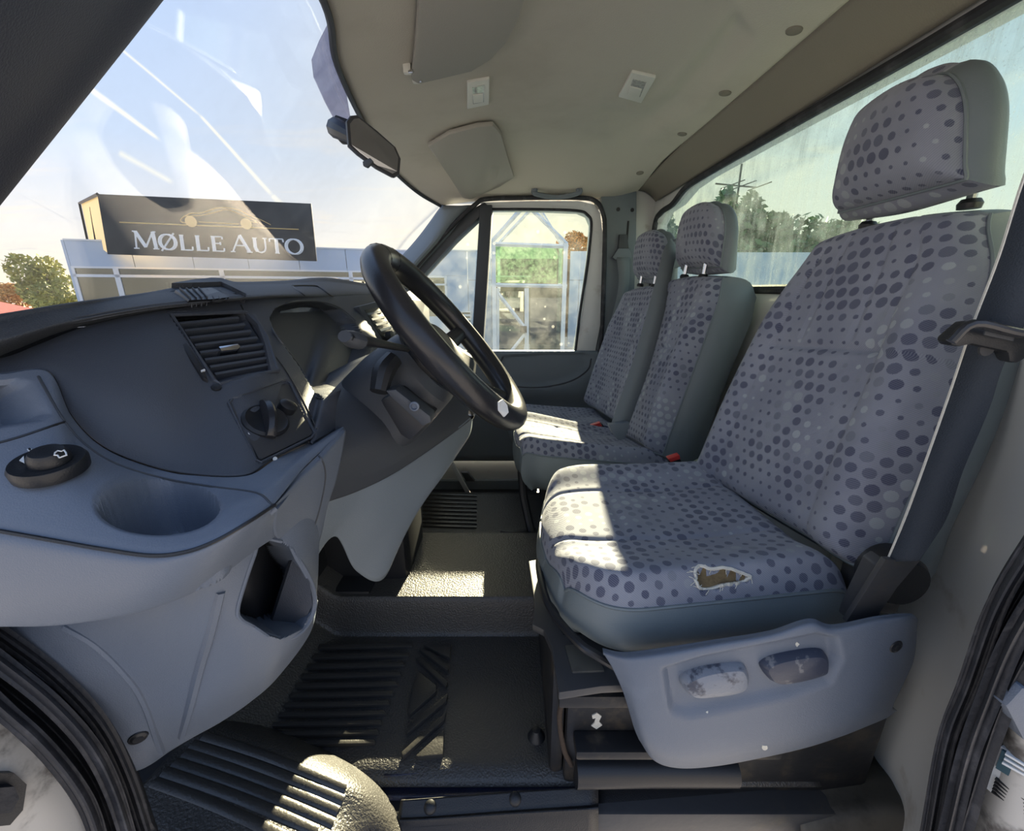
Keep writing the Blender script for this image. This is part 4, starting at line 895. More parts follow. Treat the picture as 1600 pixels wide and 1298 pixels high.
# top pad
crest = [(-100, 505, -.44), (0, 490, -.43), (100, 474, -.42), (170, 465, -.42), (230, 457, -.415), (268, 450, -.41), (330, 440, -.41), (375, 441, -.41), (440, 439, -.41), (510, 434, -.41), (575, 444, -.41), (640, 452, -.41)]
CR_ = [V(a, b, x=c) for a, b, c in crest]
lip = [(-100, 550, -.415), (0, 537, -.405), (60, 519, -.40), (110, 505, -.395), (170, 492, -.38), (245, 480, -.36), (330, 471, -.335), (372, 467, -.33), (440, 463, -.33), (515, 463, -.335), (570, 462, -.34), (640, 466, -.345)]
LI = [V(a, b, x=c) for a, b, c in lip]
basey = [p.y*1.15 for p in CR_]
BS = [Vector((-.66-.12*math.sin(max(0, min(1, (y-.3)/1.7))*math.pi), y, -.055)) for y in basey]
patch('top_pad', [BS, [lerp(a, b, .75)+Vector((0, 0, -.004)) for a, b in zip(BS, CR_)], CR_, [lerp(a, b, .35)+Vector((.003, 0, .0025)) for a, b in zip(CR_, LI)], [lerp(a, b, .75)+Vector((.006, -.002, .002)) for a, b in zip(CR_, LI)], LI, [Vector(p)+Vector((-.02, 0, -.004)) for p in TP]], M['dash_top'], da, n=10, nc=10, thick=.004)
TPD = bvh('top_pad'); tpo = bpy.data.objects['top_pad']
# passenger side of the dash
v, f = box((-.78, .95, -.30), (-.36, 1.90, .0)); obj('passenger_fascia', v, f, M['dash'], da, bevel=.04)
bz = decal('defrost_vent', TPD, [(262, 455), (300, 449), (340, 447), (364, 458), (380, 468), (376, 473), (330, 476), (290, 479)], M['dash_top'], da, h=.004)
decal('vent_opening', TPD, [(272, 457), (328, 453), (340, 459), (356, 468), (330, 471), (293, 473)], M['black'], bz, h=.0046)
for k in range(7):
    a = (281+k*9.3, 456.5-k*.5); b = (298+k*8.2, 472-k*.5)
    decal('vent_slat', TPD, [a, (a[0]+1.6, a[1]), (b[0]+1.6, b[1]), b], M['dash_top'], bz, h=.006)
decal('hood_edge', TPD, [(268, 450), (300, 444), (330, 440.5), (345, 441), (362, 446), (384, 466), (380, 468), (362, 455), (345, 447), (300, 449)], M['dash_top'], tpo, h=.006)
line_on('lid_seam', TPD, [(457, 447), (470, 446.5), (492, 447), (502, 451), (512, 459), (520, 463)], .0018, M['black'], tpo, sm=4)
line_on('lid_seam', TPD, [(457, 447), (468, 456), (476, 462)], .0012, M['black'], tpo, sm=4)
sc = V(505, 440, x=-.52)
v = []; 
lathe('tweeter_hood', [(.09, -.03), (.085, .0), (.065, .015), (.035, .022), (.001, .024)], sc+Vector((0, 0, -.012)), (0, 0, 1), M['dash_top'], da, n=32)
# centre stack
CPp = (V(600, 500, x=-.285), Vector((1, -.12, .25)).normalized())
cs_ = prism_pl('centre_stack', [(560, 478), (600, 468), (650, 474), (700, 560), (690, 640), (640, 640), (596, 545)], M['dash'], da, CPp, 0, .06, bevel=.004)
cv = prism_pl('centre_vent', [(570, 484), (594, 479), (616, 515), (619, 530), (600, 533)], M['black'], cs_, CPp, .001, .01)
for k in range(5): prism_pl('vent_slat', [(574+k*6.5, 489+k*8.5), (596+k*5, 485+k*8), (598+k*5, 488+k*8), (576+k*6.5, 492+k*8.5)], M['chrome'] if k == 3 else M['grey'], cv, CPp, .003, .006, bevel=0)
rd = prism_pl('radio', [(602, 477), (640, 474), (676, 535), (640, 540), (622, 515)], M['black'], cs_, CPp, .002, .01)
for k in range(4): prism_pl('radio_button', [(606+k*7, 482+k*9), (620+k*7, 480+k*9), (624+k*7, 487+k*9), (610+k*7, 489+k*9)], M['grey'], rd, CPp, .004, .005)
lathe('radio_knob', [(.012, 0), (.011, .012), (.001, .013)], onpl((606, 526), CPp, .004), CPp[1], M['black'], cs_, n=20)
# knee panels under the column
kt = [(500, 590, .60), (560, 560, .66), (620, 540, .74), (690, 530, .85), (745, 560, .9)]
km = [(520, 700, .462), (572, 680, .51), (632, 650, .59), (692, 620, .69), (738, 612, .79)]
kb = [(512, 784, .45), (560, 767, .50), (620, 737, .56), (690, 690, .66), (736, 656, .76)]
def R3(l): return [V(a, b, y=c) for a, b, c in l]
patch('column_lower_cover', [R3(kt), R3([(508, 640, .50), (566, 620, .56), (626, 600, .65), (692, 580, .75), (742, 590, .84)]), R3(km), R3([(515, 750, .448), (567, 735, .50), (627, 707, .565), (692, 668, .665), (738, 642, .77)]), R3(kb)], M['cowl'], da, n=10, thick=.004)
patch('knee_panel', [R3([(512, 782, .452), (560, 765, .502), (605, 744, .545), (655, 712, .61), (700, 680, .68), (740, 648, .77)]), R3([(503, 820, .445), (548, 806, .49), (596, 815, .53), (642, 790, .58), (690, 745, .65), (728, 690, .76)]),
      R3([(480, 893, .44), (524, 838, .475), (558, 893, .51), (602, 901, .545), (640, 800, .60), (655, 768, .64)])], M['grey2'], da, n=12, thick=.004)
patch('console_side', [R3([(690, 690, .70), (722, 668, .75), (742, 642, .80)]), R3([(665, 735, .70), (690, 720, .77), (730, 668, .84)]), R3([(652, 770, .70), (664, 758, .78), (700, 720, .9)])], M['grey2'], da, n=8, thick=.004)
lathe('bracket_end', [(.012, 0), (.012, .014), (.006, .016), (.001, .016)], V(733, 647, y=.77), (.3, -.6, .7), M['chrome'], da, n=16)
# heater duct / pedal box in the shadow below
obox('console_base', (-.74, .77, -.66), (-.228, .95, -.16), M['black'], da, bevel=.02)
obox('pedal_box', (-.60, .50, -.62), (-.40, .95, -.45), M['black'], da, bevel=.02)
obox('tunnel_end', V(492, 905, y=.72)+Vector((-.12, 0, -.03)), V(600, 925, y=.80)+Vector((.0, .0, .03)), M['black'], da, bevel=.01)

# ================================================================ steering
ctr = Vector((-.088, .62, -.068)); nW = Vector((.77, 0, .64)).normalized()
sU = Vector((nW.z, 0, -nW.x)).normalized(); sV = Vector((0, 1, 0)); RW = .146
st_ = thing('steering_wheel', ctr-nW*.02, 'worn black steering wheel with a white scuff near its lower edge', 'steering wheel')
rim = [ctr+sU*RW*math.cos(a)+sV*RW*math.sin(a) for a in np.linspace(0, 2*math.pi, 64, endpoint=False)]
tube('rim', rim, .0185, M['gloss'], st_, closed=True, n=16)
def wp(a, r, h): return ctr+sU*r*math.cos(a)+sV*r*math.sin(a)+nW*h
hubprof = [(.001, .006), (.035, .004), (.048, -.004), (.054, -.02), (.052, -.045), (.042, -.06), (.001, -.07)]
lathe('hub', hubprof[::-1], ctr-nW*.012, nW, M['black'], st_, n=32, scale=(1.0, 1.15))
for a in (math.radians(20), math.radians(-20), math.radians(90), math.radians(-90)):
    tube('spoke', [wp(a, .04, -.035), wp(a, .085, -.022), wp(a, .135, -.002), wp(a, .146, 0)], [.020, .015, .012, .012], M['gloss'], st_, sm=4, n=10, flat=.55, up=nW)
for a in (math.radians(170), math.radians(-170)):
    pts = [wp(a, RW, 0)+Vector(((wp(a+.5*math.pi, 1, 0)-ctr)).normalized())*s_ for s_ in (-.0008, .0008)]
    tube('rim_seam', pts, .0190, M['black'], st_, n=16)
# white scuff on the rim
st_rim = BVHTree.FromPolygons(*[list(x) for x in tube_mesh(rim, .0185, 16, True)])
def rimdecal(px, m, h):
    pts = [cast(st_rim, *p) for p in px]; pts = [(a, b) for a, b in pts if a is not None]
    navg = Vector((0, 0, 0))
    for a, b in pts: navg += b
    navg.normalize(); v, f = prism([a+b*h for a, b in pts], -navg*.002); return obj('scuff_mark', v, f, m, st_, smooth=False)
rimdecal([(777, 628), (783, 625), (790, 634), (792, 644), (786, 650), (778, 640)], M['mark'], .0026)
sc_ = thing('steering_column', ctr-nW*.12, 'grey steering column shroud with stalk and black lock switches', 'steering column')
def cring(h, ry, rz, oz=0): return [ctr-nW*h+sV*ry*math.copysign(abs(math.cos(a))**.7, math.cos(a))+sU*(oz+rz*math.copysign(abs(math.sin(a))**.7, math.sin(a))) for a in np.linspace(0, 2*math.pi, 28, endpoint=False)]
rings = [cring(.045, .03, .03), cring(.048, .060, .055), cring(.06, .070, .062, .004), cring(.11, .074, .068, .006), cring(.16, .072, .070, .01), cring(.21, .066, .066, .015), cring(.24, .05, .05, .02)]
v = [p for r in rings for p in r]; n_ = 28
f = [(i*n_+k, i*n_+(k+1) % n_, (i+1)*n_+(k+1) % n_, (i+1)*n_+k) for i in range(6) for k in range(n_)]+[tuple(range(n_)), tuple(range(6*n_, 7*n_))]
obj('shroud', v, f, M['cowl'], sc_)
stp = [V(636, 545, y=.545), V(600, 538, y=.50), V(575, 533, y=.475), V(555, 531, y=.455), V(540, 526, y=.44)]
s_ = tube('stalk', stp, [.006, .007, .009, .011, .009], M['black'], sc_, sm=4, n=12, flat=.7)
tube('stalk_tip', [V(562, 533, y=.46), V(550, 530, y=.45), V(538, 525, y=.438)], [.0115, .0118, .008], M['cowl'], s_, sm=3, n=12, flat=.8)
tube('lever', [V(615, 560, y=.53), V(600, 580, y=.515), V(592, 612, y=.50)], [.012, .014, .011], M['black'], sc_, sm=4, n=10)
def slab(name, px, y, t, m, parent, bevel=.002): return plate(name, px, m, parent, y=y, t=t, bevel=bevel)
ls = slab('lock_housing', [(592, 625), (618, 612), (672, 660), (640, 690), (625, 680)], .505, .07, M['black'], sc_, .006)
slab('lock_face', [(601, 610), (618, 608), (672, 650), (674, 660), (660, 666), (612, 622)], .495, .03, M['cowl'], ls, .003)
lathe('lock_ring', [(.006, 0), (.006, .003), (.004, .004), (.0035, .001), (.001, .001)], V(648, 634, y=.4945), (0, -1, 0), M['grey'], ls, n=20)
# ================================================================ seats
def pillow(fname, vname, BN, BF, TN, TF, out, thick, parent, r=.03, rv=.03, nu=70, nv=70, bulge=None, width=None, crown=0.0, crownb=0.0, side=.012, fm='fabric', vm='vinyl', hole=None, seam=True, wrap=None, taper=.02):
    """padded block: a dotted front face between four corners (near/far, bottom/top), vinyl sides and back"""
    BN, BF, TN, TF = [np.array(p, float) for p in (BN, BF, TN, TF)]; N = np.array(out, float); N /= np.linalg.norm(N)
    w = (np.linalg.norm(BF-BN)+np.linalg.norm(TF-TN))/2; h = (np.linalg.norm(TN-BN)+np.linalg.norm(TF-BF))/2
    a = np.linspace(-1, 1, nu); a = np.sign(a)*(1-(1-np.abs(a))**1.15)
    b = np.linspace(-1, 1, nv); b = np.sign(b)*(1-(1-np.abs(b))**1.15)
    B_, A_ = np.meshgrid(b, a, indexing='ij')
    ww = np.ones_like(B_) if width is None else np.vectorize(width)(B_)
    Ax = A_*ww
    Bx = B_ - crown*A_**2*(np.clip(B_, 0, 1))**2 + crownb*A_**2*(np.clip(-B_, 0, 1))**2
    U_ = (Ax+1)/2; V_ = (Bx+1)/2      # U: 0 near .. 1 far
    P = (BN*(1-U_)[..., None]+BF*U_[..., None])*(1-V_)[..., None]+(TN*(1-U_)[..., None]+TF*U_[..., None])*V_[..., None]
    du = (1-np.abs(A_))*w/2; dv = (1-np.abs(B_))*h/2
    def drop(d, rr): q = 1-np.clip(d/rr, 0, 1); return rr*(1-np.sqrt(np.clip(1-q*q, 0, 1)))
    dr = np.hypot(drop(du, r), drop(dv, rv)); dr = np.minimum(dr, max(r, rv))
    bl = np.zeros_like(dr) if bulge is None else bulge(A_, B_, Ax*w/2, Bx*h/2)
    P = P + N*(bl-dr)[..., None]
    su = np.concatenate([np.zeros((nv, 1)), np.cumsum(np.linalg.norm(np.diff(P, axis=1), axis=2), 1)], 1); su -= su[:, nu//2:nu//2+1]
    sv = np.concatenate([np.zeros((1, nu)), np.cumsum(np.linalg.norm(np.diff(P, axis=0), axis=2), 0)], 0); sv -= sv[nv//2:nv//2+1, :]
    uv = np.stack([su+BN[0]*1.7, sv+BN[1]], -1)
    faces = [(i*nu+j, i*nu+j+1, (i+1)*nu+j+1, (i+1)*nu+j) for i in range(nv-1) for j in range(nu-1)]
    V0 = P.reshape(-1, 3); hf_ = []; keep = faces
    if hole:
        px, py = proj(V0); s = sdist(px, py, hole); rg = np.random.default_rng(5)
        s2 = s+rg.uniform(-2, 2, s.shape)
        V0 = V0 - N*(.010*sstep(s2, 0, 3))[..., None]
        px, py = proj(P.reshape(-1, 3)); cx = np.array([px[list(q)].mean() for q in faces]); cy = np.array([py[list(q)].mean() for q in faces])
        ins = sdist(cx, cy, hole) > 1
        hf_ = [q for q, k in zip(faces, ins) if k]; keep = [q for q, k in zip(faces, ins) if not k]
    key = fname+'#'+(parent.name if parent else ''); PATCH[key] = (V0, faces)
    of = obj(fname, V0, keep, M[fm], parent, uv=uv.reshape(-1, 2), auto=180)
    if hf_: obj('exposed_foam', V0, hf_, M['foam'], of, auto=180)
    # rim loop and walls
    loop = [(0, j) for j in range(nu)]+[(i, nu-1) for i in range(1, nv)]+[(nv-1, j) for j in range(nu-2, -1, -1)]+[(i, 0) for i in range(nv-2, 0, -1)]
    L0 = np.array([P[i, j] for i, j in loop]); cen = L0.mean(0)
    outw = L0-cen; outw -= np.outer(outw@N, N); outw /= np.linalg.norm(outw, axis=1)[:, None]
    wallv = []; K = 8
    for k in range(K+1):
        t = k/K; wallv.append(L0+outw*side*math.sin(math.pi*min(1, t*1.1+.02))-N*thick*t - outw*(taper*max(0, t-.55)/.45)**1.0*(max(0, t-.55)/.45))
    n_ = len(loop); vv = np.concatenate(wallv); ff = [(k*n_+i, k*n_+(i+1) % n_, (k+1)*n_+(i+1) % n_, (k+1)*n_+i) for k in range(K) for i in range(n_)]
    ff.append(tuple(range(K*n_, (K+1)*n_)))
    cl_ = np.concatenate([[0], np.cumsum(np.linalg.norm(np.diff(L0, axis=0), axis=1))]); wuv = np.stack([np.tile(cl_, K+1), np.repeat(np.linspace(0, thick, K+1), n_)], -1)
    ov = obj(vname, vv, ff, [M[vm], M[fm]], of, auto=60, uv=wuv)
    if wrap:
        ids = np.zeros(len(ff), np.int32)
        for k in range(K-1):
            for i in range(n_):
                a_, b_ = loop[i]
                if ('b' in wrap and a_ == 0) or ('f' in wrap and b_ == nu-1) or ('t' in wrap and a_ == nv-1): ids[k*n_+i] = 1
        ov.data.polygons.foreach_set('material_index', ids)
    if seam: tube('piping', L0+outw*.001, .0022, M['vinyl'], of, closed=True, n=6)
    return of, L0
def gs(x, c, s): return np.exp(-((x-c)/s)**2)
def back_bulge(A, B, x, y):
    bol = .014*(sstep(np.abs(A), .45, .8))*(1-sstep(np.abs(A), .9, 1.0))*(1-sstep(B, .3, .8))
    g = -.007*gs(B, .18, .022)*(np.abs(A) < .62) - .003*(gs(np.abs(A), .60, .03))*(1-sstep(B, .75, .95))
    g += -.004*gs(np.abs(A), .28, .02)*sstep(B, .2, .25)
    return bol+.008*gs(B, -.45, .4)*(1-A**2)+g
def cush_bulge(A, B, x, y):
    g = -.003*(gs(A, .42, .03)+gs(A, -.42, .03)) - .0035*gs(B, -.32, .035)*(np.abs(A) < .42)
    bol = .012*sstep(np.abs(A), .5, .85)*(1-sstep(np.abs(A), .9, 1.0))
    return g+bol-.010*(1-A**2)*gs(B, .2, .5)
def head_bulge(A, B, x, y): return .014*(1-A**2)*(1-B**2)
def shoulder(k0, p, mn):
    def f(b):
        if b < k0: return 1.0
        s = (b-k0)/(1-k0); return max(mn, (1-s**p)**(1/p)*(1-mn)+mn) if s < 1 else mn
    return f
def post(name, a, b, parent):
    tube(name, [a, b], .005, M['chrome'], parent, n=10)
    lathe('post_collar', [(.011, -.006), (.012, .0), (.009, .005), (.001, .005)], b, (Vector(a)-Vector(b)).normalized(), M['black'], parent, n=16)

# ---- driver seat
ds = thing('driver_seat', (.25, .6, -.46), 'driver seat nearest the camera with a torn cushion edge', 'seat')
dBN, dBF = V(1330, 885, y=.425), V(1080, 735, y=.785)
dTN, dTF = V(1549, 297, y=.50), V(1256, 364, y=.745)
of, L0 = pillow('backrest', 'backrest_side', dBN, dBF, dTN, dTF, (-.96, 0, .28), .085, ds, r=.035, rv=.028, bulge=back_bulge, width=lambda b: 1-.18*sstep(np.array(b), .5, 1.0)**2 + .05*gs(b, -.1, .5), crown=.05, nu=90, nv=110, side=.014)
hB = [V(1497, 292, y=.52), V(1302, 338, y=.715), V(1462, 92, y=.59), V(1362, 112, y=.745)]
# headrest: wide at the bottom, domed at the top
hn, hfp = Vector(hB[0])+Vector((-.024, 0, .010)), Vector(hB[1])+Vector((-.022, 0, .008)); up_ = Vector((.02, .0, .160))
pillow('headrest', 'headrest_side', hn, hfp, hn+Vector((-.006, .03, .130)), hfp+Vector((.012, .0, .146)), (-1, 0, .06), .058, ds, r=.028, rv=.03, bulge=head_bulge, width=shoulder(-.12, 2.2, .40), crown=.12, nu=50, nv=50, side=.016, wrap='bft', taper=.03)
for (a, b) in (((1495, 298), (1490, 318)), ((1342, 335), (1336, 352))):
    post('headrest_post', V(*a, y=.56 if a[0] > 1400 else .69)+Vector((.02, 0, .01)), V(*b, y=.56 if a[0] > 1400 else .69)+Vector((.02, 0, 0)), ds)
# cushion: rear = 'top', front = 'bottom'
cFN, cFF = Vector((.045, .405, -.345)), Vector((.045, .80, -.350)); cRN, cRF = V(1336, 888, y=.43), Vector((.41, .79, -.335))
tear = [(1084, 893), (1092, 884), (1110, 888), (1135, 887), (1160, 895), (1172, 902), (1150, 911), (1128, 914), (1108, 920), (1092, 918), (1087, 906)]
of, LC = pillow('cushion', 'cushion_side', cFN, cFF, cRN, cRF, (-.08, 0, 1), .085, ds, r=.028, rv=.045, bulge=cush_bulge, width=lambda b: 1-.34*(max(0, (-b-.35)/.65))**2.6, crownb=.13, nu=120, nv=120, side=.010, hole=tear)
CT = bvh('cushion#driver_seat')
line_on('frayed_edge', CT, tear, .0022, M['fray'], of, sm=4, closed=True, lift=.001)
rng = np.random.default_rng(2)
for k in range(26):
    a = tear[k % len(tear)]; b = (a[0]+rng.uniform(-14, 12), a[1]+rng.uniform(-6, 10)); line_on('thread', CT, [a, ((a[0]+b[0])/2+rng.uniform(-2, 2), (a[1]+b[1])/2), b], .0005, M['fray'], of, sm=2, lift=.001, n=4)
# plastic side cover with two levers
top = [(941, 1012, .385), (975, 1018, .368), (1030, 1012, .36), (1120, 998, .355), (1200, 985, .352), (1262, 966, .352), (1300, 975, .352), (1370, 962, .352), (1420, 958, .356), (1434, 966, .364)]
t1 = [(944, 1022, .372), (980, 1032, .356), (1032, 1030, .348), (1122, 1015, .344), (1204, 1001, .342), (1266, 984, .342), (1304, 990, .342), (1374, 978, .343), (1418, 972, .347), (1433, 980, .360)]
m1 = [(958, 1046, .366), (992, 1062, .352), (1040, 1075, .346), (1124, 1068, .343), (1206, 1055, .341), (1266, 1042, .341), (1312, 1040, .341), (1375, 1030, .343), (1412, 1025, .350), (1428, 1030, .362)]
m2 = [(975, 1085, .366), (1000, 1110, .352), (1046, 1128, .347), (1120, 1122, .344), (1200, 1108, .342), (1262, 1096, .342), (1315, 1085, .342), (1365, 1076, .344), (1396, 1070, .352), (1410, 1072, .364)]
b1 = [(990, 1135, .370), (1012, 1162, .356), (1055, 1180, .352), (1118, 1176, .349), (1190, 1163, .347), (1258, 1148, .347), (1312, 1132, .347), (1355, 1118, .350), (1382, 1108, .358), (1395, 1105, .370)]
b2 = [(998, 1155, .384), (1022, 1188, .372), (1060, 1200, .37), (1118, 1197, .368), (1190, 1184, .366), (1260, 1168, .366), (1316, 1150, .366), (1356, 1134, .368), (1384, 1122, .374), (1402, 1110, .384)]
rec = [(1040, 1048), (1100, 1030), (1200, 1010), (1280, 994), (1305, 1000), (1312, 1030), (1295, 1065), (1240, 1085), (1150, 1104), (1075, 1118), (1052, 1112), (1045, 1080)]
patch('side_cover', [R3(top), R3(t1), R3(m1), R3(m2), R3(b1), R3(b2)], M['grey'], ds, n=14, nc=14, thick=.004, recess=[(rec, (0, .009, 0), 8, 0)])
SC = bvh('side_cover'); sco = bpy.data.objects['side_cover']
def lever(px, y, m, t=.014):
    P = [V(*p, y=y) for p in crs([(a, b, 0) for a, b in px], 5, True)[:, :2]]; n = len(P); c_ = sum(P, Vector())/n
    v = []; 
    for s_, o in ((1, .012), (1.0, .004), (.97, -.002), (.86, -.007), (.6, -.0095), (.25, -.0105)):
        v += [c_+(p-c_)*s_+Vector((0, o, 0)) for p in P]
    f = [(k*n+i, k*n+(i+1) % n, (k+1)*n+(i+1) % n, (k+1)*n+i) for k in range(5) for i in range(n)]+[tuple(range(5*n, 6*n)), tuple(range(n))]
    return v, f
v, f = lever([(1064, 1068), (1070, 1056), (1100, 1044), (1150, 1036), (1166, 1042), (1169, 1066), (1150, 1077), (1100, 1084), (1075, 1082)], .349, None)
o = obj('lever', v, f, M['lever_worn'], sco, label='front seat lever worn pale')
v, f = lever([(1189, 1044), (1192, 1034), (1215, 1024), (1270, 1015), (1290, 1020), (1294, 1038), (1285, 1048), (1240, 1060), (1205, 1062)], .347, None)
o = obj('lever', v, f, M['lever'], sco, label='rear dark blue-black seat lever')
for px in ((1400, 1010),):
    q, nn = cast(SC, *px); lathe('screw', [(.001, .001), (.007, .001), (.0078, 0), (.004, .002), (.001, .0015)], q, nn, M['black'], sco, n=16)
for px in ((1245, 1006, 4), (1195, 1168, 5), (1105, 1112, 2), (1232, 1062, 2.5)):
    decal('paint_fleck', SC, [(px[0]+px[2]*math.cos(a)*rng.uniform(.6, 1.2), px[1]+px[2]*math.sin(a)*rng.uniform(.6, 1.2)) for a in np.linspace(0, 6.28, 9)[:-1]], M['fray'], sco, h=.0004)
# steel pedestal
pd = thing('seat_pedestal', (.25, .6, -.68), 'black steel pedestal with slotted top plate under the driver seat', 'seat base')
zt = -.47
def Z(px, z=zt): return V(*px, z=z)
tp = [Z((826, 876)), Z((850, 872)), Z((1000, 872)), (.5, .75, zt), (.5, .42, zt), Z((940, 1072)), Z((873, 1082)), Z((862, 1010)), Z((850, 984)), Z((832, 975)), Z((836, 945))]
v, f = prism([Vector(p) for p in tp], (0, 0, -.012)); tpl = obj('top_plate', v, f, M['steel'], pd, bevel=.002)
for r in ([(862, 935), (892, 935), (898, 941), (866, 941)], [(872, 960), (905, 960), (912, 967), (878, 967)], [(850, 925), (890, 922), (892, 926), (852, 929)], [(876, 985), (915, 985), (918, 992), (880, 992)]):
    v, f = prism([Z(p)+Vector((0, 0, .0008)) for p in r], (0, 0, -.003)); obj('slot', v, f, M['black'], tpl, smooth=False)
v, f = prism([Z(p)+Vector((0, 0, .003)) for p in [(882, 1010), (900, 1008), (935, 1030), (945, 1050), (894, 1052)]], (0, 0, -.006)); obj('pressed_plate', v, f, mat('worn_steel', (112, 112, 108), .35, .6, dirt=(20, .45, .7, (60, 60, 60), .6)), tpl, bevel=.002)
def pblock(name, c0, c1, m=M['steel_shade'], bv=.008): obox(name, c0, c1, m, pd, bevel=bv)
pblock('side_wall', (.075, .43, -.72), (.52, .445, -.482)); pblock('front_wall', (.055, .44, -.72), (.075, .78, -.482)); pblock('far_wall', (.06, .765, -.72), (.52, .78, -.482))
pblock('runner', (.06, .405, -.515), (.36, .432, -.495), bv=.004); pblock('runner', (.085, .40, -.60), (.36, .43, -.585), bv=.004)
tube('base_roll', [(.09, .425, -.655), (.2, .43, -.66), (.32, .43, -.66)], .022, M['black'], pd, n=16)
tube('wiring', [V(882, 1085, y=.425), V(874, 1120, y=.425), V(881, 1170, y=.425), V(893, 1195, y=.425)], .0035, mat('brown_cable', (58, 46, 36), .8, bump=(300, .6)), pd, sm=5)
o = plate('paint_splash', [(925, 1118), (933, 1114), (940, 1119), (936, 1127), (941, 1133), (932, 1139), (924, 1134), (929, 1129), (931, 1122), (926, 1123)], M['fray'], pd, y=.4285, t=.004, bevel=0)
tube('adjuster_bar', [V(870, 900, y=.62), V(846, 876, y=.60), V(842, 884, y=.57), V(850, 925, y=.50), V(866, 960, y=.46), V(905, 1005, y=.41), V(930, 1022, y=.40), V(960, 1040, y=.40)], .0055, M['black'], ds, sm=6, n=10)
obox('recline_bracket', V(1340, 960, y=.42), V(1400, 880, y=.44)+Vector((0, .02, 0)), M['steel'], ds, bevel=.004)

# ---- passenger bench
bn = thing('passenger_bench', (.2, 1.3, -.6), 'two-place passenger bench in dotted grey cloth beside the far door', 'seat')
mBN, mBF = V(1018, 706, y=.985), V(958, 672, y=1.30); mTN, mTF = V(1120, 421, y=1.01), V(1020, 436, y=1.30)
pillow('backrest', 'backrest_side', mBN, mBF, mTN, mTF, (-.96, 0, .28), .10, bn, r=.03, rv=.025, bulge=back_bulge, crown=.04, width=lambda b: 1-.10*sstep(np.array(b), .6, 1.0)**2, side=.012)
oBN, oBF = V(972, 668, y=1.31), V(912, 628, y=1.66); oTN, oTF = V(1036, 440, y=1.33), V(972, 449, y=1.66)
pillow('backrest', 'backrest_side', oBN, oBF, oTN, oTF, (-.96, 0, .28), .08, bn, r=.03, rv=.025, bulge=back_bulge, crown=.06, width=lambda b: 1-.10*sstep(np.array(b), .6, 1.0)**2, side=.008)
def head(nb, fb, ny, fy, up2, th, wf):
    a, b = V(*nb, y=ny), V(*fb, y=fy); u2 = Vector(up2)
    pillow('headrest', 'headrest_side', a, b, a+u2, b+u2, (-.92, 0, .35), th, bn, r=.03, rv=.03, bulge=head_bulge, width=wf, crown=.12, nu=40, nv=40, side=.012, wrap='bf', taper=.02)
    for t in (.25, .75):
        c_ = lerp(a, b, t)+Vector((.02, 0, 0)); post('headrest_post', c_+Vector((0, 0, .01)), c_+Vector((-.004, 0, -.032)), bn)
head((1108, 409), (1050, 413), 1.03, 1.25, (.0, 0, .150), .045, shoulder(-.25, 2.1, .25))
head((1028, 430), (985, 430), 1.38, 1.60, (.0, 0, .150), .04, shoulder(-.25, 2.1, .25))
pillow('cushion', 'cushion_side', V(806, 692, y=1.0), V(800, 640, y=1.32), V(1022, 712, y=.985)+Vector((.05, 0, 0)), V(958, 678, y=1.30)+Vector((.05, 0, 0)), (-.08, 0, 1), .11, bn, r=.03, rv=.04, bulge=cush_bulge, width=lambda b: 1-.12*sstep(np.array(-b), .6, 1.0)**1.5, crownb=.08, side=.01)
pillow('cushion', 'cushion_side', V(800, 652, y=1.33), V(790, 632, y=1.68), V(965, 676, y=1.32)+Vector((.05, 0, 0)), V(915, 640, y=1.66)+Vector((.05, 0, 0)), (-.08, 0, 1), .10, bn, r=.03, rv=.04, bulge=cush_bulge, crownb=.08, side=.01)
obox('bench_frame', (.10, 1.03, -.72), (.40, 1.6, -.50), M['steel'], bn, bevel=.01)
tube('frame_leg', [V(815, 735, y=1.05), V(818, 775, y=1.05), V(830, 830, y=1.0)], .012, M['black'], bn)
tube('frame_foot', [V(783, 834, z=-.665), V(800, 836, z=-.665), V(838, 832, z=-.665)], .014, M['black'], bn, sm=4)
# hanging grey bag-like fixing between the passenger headrests
plate('belt_guide', [(1038, 396), (1058, 372), (1072, 370), (1078, 412), (1040, 424)], M['grey2'], bn, y=1.36, t=.03, bevel=.004)
# ================================================================ belts
def belt(name, path, w, m, parent, thick=.0016, **kw):
    """webbing: path of (point, width direction)"""
    P = crs([list(p) for p, _ in path], 6); D = crs([list(d) for _, d in path], 6); v = []
    for p, d in zip(P, D):
        d = d/np.linalg.norm(d); v += [p-d*w/2, p+d*w/2]
    n = len(P); f = [(2*i, 2*i+1, 2*i+3, 2*i+2) for i in range(n-1)]
    return obj(name, v, f, m, parent, thick=thick, off=0, **kw)
db = thing('seat_belt', V(1400, 900, y=.36), 'dark blue-black driver seat belt with adjuster clip at the right edge', 'seat belt')
def bw(px1, px2, y1, y2): a, b = V(*px1, y=y1), V(*px2, y=y2); return ((a+b)/2, (b-a))
path = [bw((1640, 190), (1740, 260), .335, .31), bw((1600, 282), (1672, 330), .34, .32), bw((1556, 420), (1612, 440), .35, .33), bw((1508, 560), (1572, 566), .36, .34), bw((1470, 660), (1536, 680), .365, .345), bw((1428, 770), (1492, 792), .37, .35), bw((1392, 866), (1450, 868), .375, .355)]
